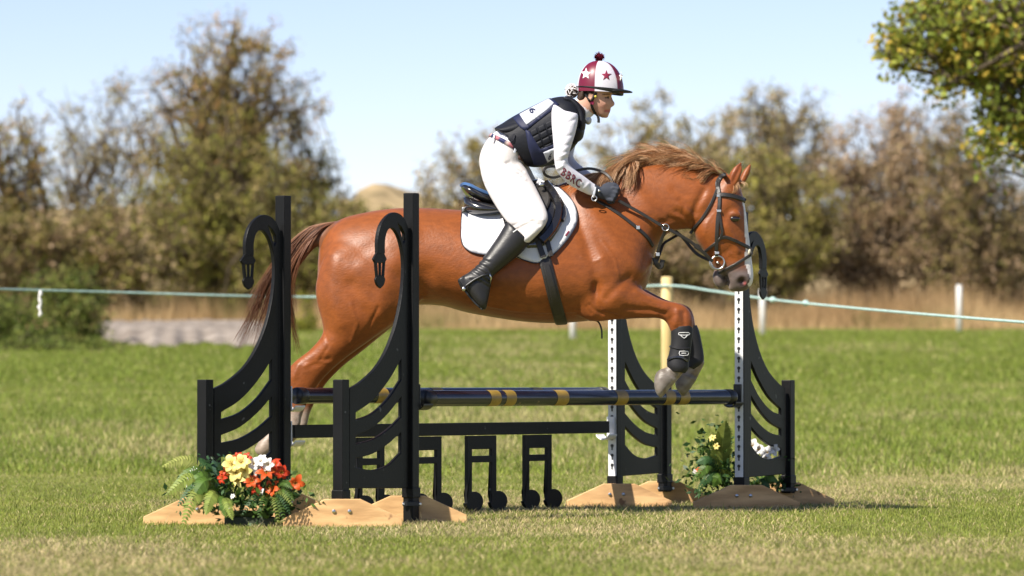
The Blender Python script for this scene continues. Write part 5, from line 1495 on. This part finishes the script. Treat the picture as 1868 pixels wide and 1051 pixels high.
# peak
V = []; F = []; ts = np.linspace(-1.05, 1.05, 17)
for k, (ext, dz) in enumerate(((0, 0), (.45, -.3), (.8, .5), (1, 1.4))):
    for t in ts:
        x = 1094 + 42 * math.cos(t) + 17.5 * ext * max(0, math.cos(t * 1.45)) ** .8
        V.append(np.array(P(x, 164 + dz * 1.8 + 3 * math.cos(t), 0)) + np.array([0, .098 * math.sin(t) * (1 - .06 * ext), 0]))
nT = len(ts)
F = [[k * nT + i, k * nT + i + 1, (k + 1) * nT + i + 1, (k + 1) * nT + i] for k in range(3) for i in range(nT - 1)]
o = hatpart(MB().add(V, F), 'peak', M['peak']); o.matrix_parent_inverse = HATINV
m_ = o.modifiers.new('s', 'SOLIDIFY'); m_.thickness = .005
mb = MB().ellipsoid(P(1093, 104.5, 0), (.019, .019, .019), nu=14, nv=10)
for k in range(320):
    d = Vector(rng.normal(size=3)); d.normalize(); c = P(1093, 104.5, 0)
    mb.tube([c + d * .014, c + (d + Vector(rng.normal(size=3)) * .12) * .0255], [.0018, .0008], 3, False)
o = hatpart(mb, 'pompom', M['pompom'], False); o.matrix_parent_inverse = HATINV
strap('chin_strap', RBVH, [(1088, 169), (1081, 180), (1079, 192), (1085, 205), (1091, 212)], .013, .005, M['peak'], rider, .004)
strap('chin_strap', RBVH, [(1066, 168), (1072, 178), (1079, 190)], .011, .004, M['peak'], rider, .004)
strap('strap_end', None, [(1091, 212, -.03), (1092, 218, -.03), (1092, 224, -.03)], .014, .005, M['peak'], rider)
strap('pink_toggle', RBVH, [(1080, 184), (1081, 189)], .018, .012, M['pink'], rider, .008, 3)
p, n_ = surf_near(RBVH, 1086, 176, .01); MB().ellipsoid(p, (.007, .006, .007), nu=8, nv=6).build('strap_stud', mat('yellow_stud', (.5, .42, .05), .4), rider, True)
# hair bun in its white net
bun = MB().ellipsoid(P(1044, 167, 0), (.030, .030, .034), nu=18, nv=12); bun.build('hair_bun', M['hair'], rider, True)
nb_ = MB()
for k in range(26):
    a = rng.uniform(0, 6.28); q = [P(1043, 166, 0) + Vector((.032 * math.sin(b) * math.cos(a), .032 * math.sin(b) * math.sin(a), .037 * math.cos(b))) for b in np.linspace(.2, 2.9, 9)]
    R3 = Matrix.Rotation(rng.uniform(0, 3), 3, Vector(rng.normal(size=3)).normalized()); c = P(1043, 166, 0)
    nb_.tube([c + R3 @ (z - c) for z in q], .0026, 4)
nb_.build('hair_net', M['net'], rider, True)
MB().loft(rings([(1058, 164, 1068, 172, .06, 0), (1054, 172, 1068, 184, .055, 0), (1052, 180, 1062, 188, .045, 0)], 20, 4)).build('hair', M['hair'], rider, True)
# white stock tie at the throat
tie = MB().loft(rings([(1052, 184, 1074, 210, .062, 0), (1047, 190, 1072, 220, .070, 0), (1044, 196, 1074, 226, .066, 0)], 24, 4)); tie.ellipsoid(P(1073, 220, 0), (.018, .04, .022), nu=16, nv=10)
tie.build('stock_tie', M['bib'], rider, True)
MB().ellipsoid(P(1093, 348, -.20), (.007, .004, .006), nu=8, nv=6).build('glove_stud', M['steel'], rider, True)
strap('glove_cuff', None, [(1086, 341, -.198), (1084, 352, -.20), (1082, 360, -.195)], .012, .006, M['bib'], rider)
# the horse, its rider and tack stand a little behind the near wings: same shapes, one per cent larger, a quarter metre farther back
K = 1.0 + 0.25 / 22.2
for o in (horse, rider, saddle, pad_root, bridle, reins, mart, nb1, FARBOOT):
    o.location = CAM + (Vector(o.location) - CAM) * K
    o.scale = (K, K, K)
# ------------------------------------------------------------------ artificial flowers at the foot of the wings
M['fern'] = mat('fern_green', (.10, .17, .03), .5, .35, vcol=True, transl=.3)
PET = {'orange': mat('orange_petal', (.62, .10, .018), .5, .35, var=.2, vscale=60, transl=.25), 'yellow': mat('yellow_petal', (.85, .72, .24), .5, .35, var=.15, vscale=60, transl=.25),
       'white': mat('white_petal', (.78, .76, .74), .5, .35, var=.08, vscale=60, transl=.25), 'red': mat('red_orange_petal', (.55, .045, .012), .5, .35, var=.2, vscale=60, transl=.25)}
M['stamen'] = mat('stamen', (.35, .22, .03), .6)
def petal_mesh(wide, curl, name):
    V = []; nu, nv = 5, 3
    for i in range(nu + 1):
        t = i / nu
        w = wide * math.sin(math.pi * (t * .86 + .10)) ** .8
        r = t * (1 - .18 * curl * t); z = .55 * math.sin(t * math.pi * .55) - curl * .75 * t ** 2.2 + .12
        for j in (-1, 0, 1):
            V.append((r, j * w, z + abs(j) * .10 * (1 - t)))
    F = [[i * 3 + j, i * 3 + j + 1, (i + 1) * 3 + j + 1, (i + 1) * 3 + j] for i in range(nu) for j in range(2)]
    me = mesh_np(name, V, F); return me
PM = {}
for c in PET:
    for k, (w, cu) in enumerate(((.24, .55), (.30, .8), (.34, .35))):
        me = petal_mesh(w, cu, 'petal'); me.materials.append(PET[c]); PM[c, k] = me
cm = MB().ellipsoid((0, 0, .1), (.10, .10, .16), nu=8, nv=6)
for k in range(6):
    a = k * math.pi / 3; cm.tube([(0, 0, .1), (.14 * math.cos(a), .14 * math.sin(a), .42), (.22 * math.cos(a), .22 * math.sin(a), .60)], [.025, .02, .035], 4)
CM = cm.mesh('flower', True); CM.materials.append(M['stamen'])
def flower(root, px, py, y, r, colour, k=0, face=None, n=6):
    c = P(px, py, y)
    d = Vector(face if face else (rng.normal() * .35 - .1, -1.0, .45 + rng.normal() * .3)).normalized()
    Mx = Matrix.Translation(c - root.location) @ d.to_track_quat('Z', 'Y').to_matrix().to_4x4() @ Matrix.Scale(r, 4)
    f = bpy.data.objects.new('flower', CM); COL.objects.link(f); f.parent = root; f.matrix_local = Mx
    for i in range(n):
        p = bpy.data.objects.new('petal', PM[colour, k]); COL.objects.link(p); p.parent = f
        p.matrix_local = Matrix.Rotation(2 * math.pi * i / n + rng.normal() * .08, 4, 'Z') @ Matrix.Rotation(rng.normal() * .12, 4, 'Y') @ Matrix.Scale(rng.uniform(.88, 1.1), 4)
def frond(root, pts, w, col, n=12):
    """fern frond: a rib with paired narrow leaflets"""
    c = catmull(pts, 8); s = np.linspace(0, len(c) - 1.001, n * 2); V = []; F = []; C = []
    rib = [Vector(c[int(a)] * (1 - a % 1) + c[int(a) + 1] * (a % 1)) for a in s]
    for i, p in enumerate(rib):
        t = (rib[min(i + 1, len(rib) - 1)] - rib[max(i - 1, 0)]).normalized()
        sd = t.cross(Vector((0.25, -.8, .5))).normalized(); nn = sd.cross(t)
        f = i / (len(rib) - 1); L = w * (math.sin(math.pi * min(1, f * .92 + .10)) ** .7) * rng.uniform(.85, 1.1)
        for sg in (-1, 1):
            b = len(V); tip = p + sd * sg * L + t * L * .45 - nn * L * .25 + Vector((0, 0, -L * .15))
            hw = t * (w * .17)
            m_ = p + sd * sg * L * .55 + t * L * .2
            V += [p - hw * .6, m_ - hw, tip, m_ + hw, p + hw * .6]
            F.append([b, b + 1, b + 2, b + 3, b + 4]); C += [np.array(col) * rng.uniform(.75, 1.2)] * 5
    me = mesh_np('fern_frond', V, F); set_col(me, np.array(C)); return obj('fern_frond', me, M['fern'], root)
def sprig(root, px, py, y, rx, ry, n, ls, pal, name='foliage', ry_d=.08):
    c = np.array(P(px, py, y)); sc = (y + 22.2) / FPX
    pts = c + rng.normal(size=(n, 3)) * np.array([rx * sc, ry_d, ry * sc]) * .5
    pts[:, 2] = np.maximum(pts[:, 2], .015)
    pal = np.array(pal); cols = pal[rng.integers(0, len(pal), n)] * rng.uniform(.6, 1.2, (n, 1))
    V, F, C = leaf_cloud(pts, ls, cols, .5); me = mesh_np(name, V, F, False); set_col(me, C); return obj(name, me, M['fern'], root)
def stem_pts(root_px, tip, y0, y1, bow):
    a, b = np.array(P(*root_px, y0)), np.array(P(*tip, y1)); m = (a + b) / 2 + np.array(bow); return [a, m, b]

def planter(root, px, y, w):
    c = P(px, 900, y); zb = 0.0
    mb = MB().box(Vector((c.x, y + .03, .025)), (w * .7, .10, .05), 0, .006); mb.build('trough', mat('dark_trough', (.03, .04, .02), .7), root)
    c2 = MB(); c2.box(Vector((c.x, y + .03, .065)), (w * .66, .09, .03), 0, .012); c2.build('moss_block', mat('moss_foam', (.04, .06, .015), .95, bump=.5), root)

fa = empty('flower_arrangement', Vector((P(455, 900, -1.50).x, -1.50, 0)), 'arrangement of orange, yellow and white lilies with ferns', 'flowers', 'artificial flowers dressing the jump')
planter(fa, 455, -1.50, .34)
G1, G2, G3 = (.07, .13, .02), (.20, .25, .05), (.035, .085, .025)
sprig(fa, 455, 908, -1.54, 90, 34, 520, .038, [G1, G3, (.05, .10, .02)]); sprig(fa, 385, 890, -1.50, 55, 38, 240, .034, [G3, (.045, .10, .045), G1]); sprig(fa, 508, 918, -1.5, 34, 34, 170, .036, [G1, (.05, .12, .03)])
sprig(fa, 400, 860, -1.46, 40, 25, 130, .03, [(.04, .10, .05), G3]); sprig(fa, 500, 880, -1.45, 50, 25, 160, .03, [G1, G3])
for tip, y1, w, col, bow in (((293, 852), -1.62, .030, (.28, .30, .08), (0, 0, .10)), ((300, 905), -1.65, .034, G2, (0, -.02, .09)), ((322, 925), -1.70, .030, G3, (0, -.04, .08)), ((332, 962), -1.72, .036, (.20, .24, .05), (-.02, -.06, .09)),
                             ((345, 880), -1.6, .034, G1, (0, -.03, .06)), ((362, 835), -1.5, .030, G3, (0, 0, .03)), ((375, 940), -1.7, .034, G2, (0, -.05, .06)), ((352, 908), -1.68, .038, G1, (0, -.04, .08)), ((315, 885), -1.60, .030, G1, (0, -.02, .10)),
                             ((388, 838), -1.48, .024, (.05, .10, .06), (0, 0, .02)), ((412, 945), -1.7, .028, G1, (0, -.06, .04)), ((425, 950), -1.72, .026, G2, (0, -.06, .04))):
    frond(fa, stem_pts((405, 905), tip, -1.5, y1, bow), w * 1.25, np.array(col) * 1.3)
for tip, col in (((538, 915), G1), ((530, 940), G3), ((520, 955), G1), ((508, 955), G2), ((535, 892), G1), ((470, 948), G1), ((440, 942), G3), ((535, 925), G2)):
    frond(fa, stem_pts((490, 905), tip, -1.5, -1.68, (.01, -.04, .05)), .026, col, 9)
for px, py, r, c, k in ((434, 836, .034, 'red', 0), (449, 838, .036, 'red', 0), (412, 862, .036, 'orange', 0), (408, 872, .036, 'red', 0), (424, 848, .048, 'yellow', 2), (441, 846, .048, 'yellow', 2), (430, 864, .050, 'yellow', 2), (449, 858, .046, 'yellow', 2), (438, 877, .050, 'yellow', 0),
                        (464, 848, .042, 'white', 2), (479, 843, .042, 'white', 2), (492, 848, .040, 'white', 2), (472, 858, .040, 'white', 1), (459, 880, .052, 'orange', 0), (485, 866, .060, 'orange', 0), (505, 848, .040, 'red', 1), (513, 862, .046, 'red', 1), (500, 892, .052, 'orange', 0),
                        (498, 858, .04, 'red', 0), (541, 880, .044, 'orange', 2), (478, 898, .018, 'white', 2), (425, 906, .014, 'white', 2), (415, 926, .014, 'white', 2), (466, 892, .042, 'red', 0)):
    flower(fa, px, py, -1.56 - .03 * rng.random(), r, c, k)
for px, py, r in ((350, 868, .036), (346, 882, .034), (356, 862, .03)): flower(fa, px, py, -1.34, r, 'white', 2)

fb = empty('flower_arrangement', Vector((P(1330, 900, 1.80).x, 1.80, 0)), 'green fern and white flower arrangement behind the far right wing', 'flowers', 'artificial flowers dressing the jump')
planter(fb, 1340, 1.80, .36)
sprig(fb, 1304, 848, 1.8, 50, 60, 560, .042, [G1, G3, (.05, .10, .02)]); sprig(fb, 1395, 885, 1.8, 45, 18, 150, .034, [G1, G3]); sprig(fb, 1330, 880, 1.8, 70, 25, 160, .034, [G3]); sprig(fb, 1390, 840, 1.8, 50, 20, 60, .03, [G3, G1])
for tip, w, col, bow in (((1324, 766), .060, (.26, .30, .06), (-.02, 0, .0)), ((1310, 785), .04, G2, (-.02, 0, 0)), ((1268, 845), .028, G3, (0, -.05, .08)), ((1262, 880), .032, G1, (0, -.06, .10)), ((1280, 810), .024, G1, (0, 0, .03)), ((1272, 895), .028, G3, (0, -.06, .08)), ((1300, 890), .03, G1, (0, -.08, .06)), ((1420, 880), .028, G1, (0, -.05, .05)), ((1405, 892), .028, G3, (0, -.05, .05))):
    frond(fb, stem_pts((1325 if tip[0] < 1350 else 1375, 885), tip, 1.8, 1.68, bow), w * 1.25, np.array(col) * 1.25)
for px, py, r, c, k in ((1372, 815, .050, 'white', 2), (1384, 822, .050, 'white', 1), (1402, 828, .048, 'white', 2), (1412, 822, .044, 'white', 2), (1396, 836, .042, 'white', 1), (1301, 800, .026, 'yellow', 0), (1308, 814, .024, 'yellow', 0), (1276, 858, .024, 'orange', 0), (1268, 862, .018, 'white', 2), (1285, 845, .016, 'white', 2)):
    flower(fb, px, py, 1.70, r, c, k)
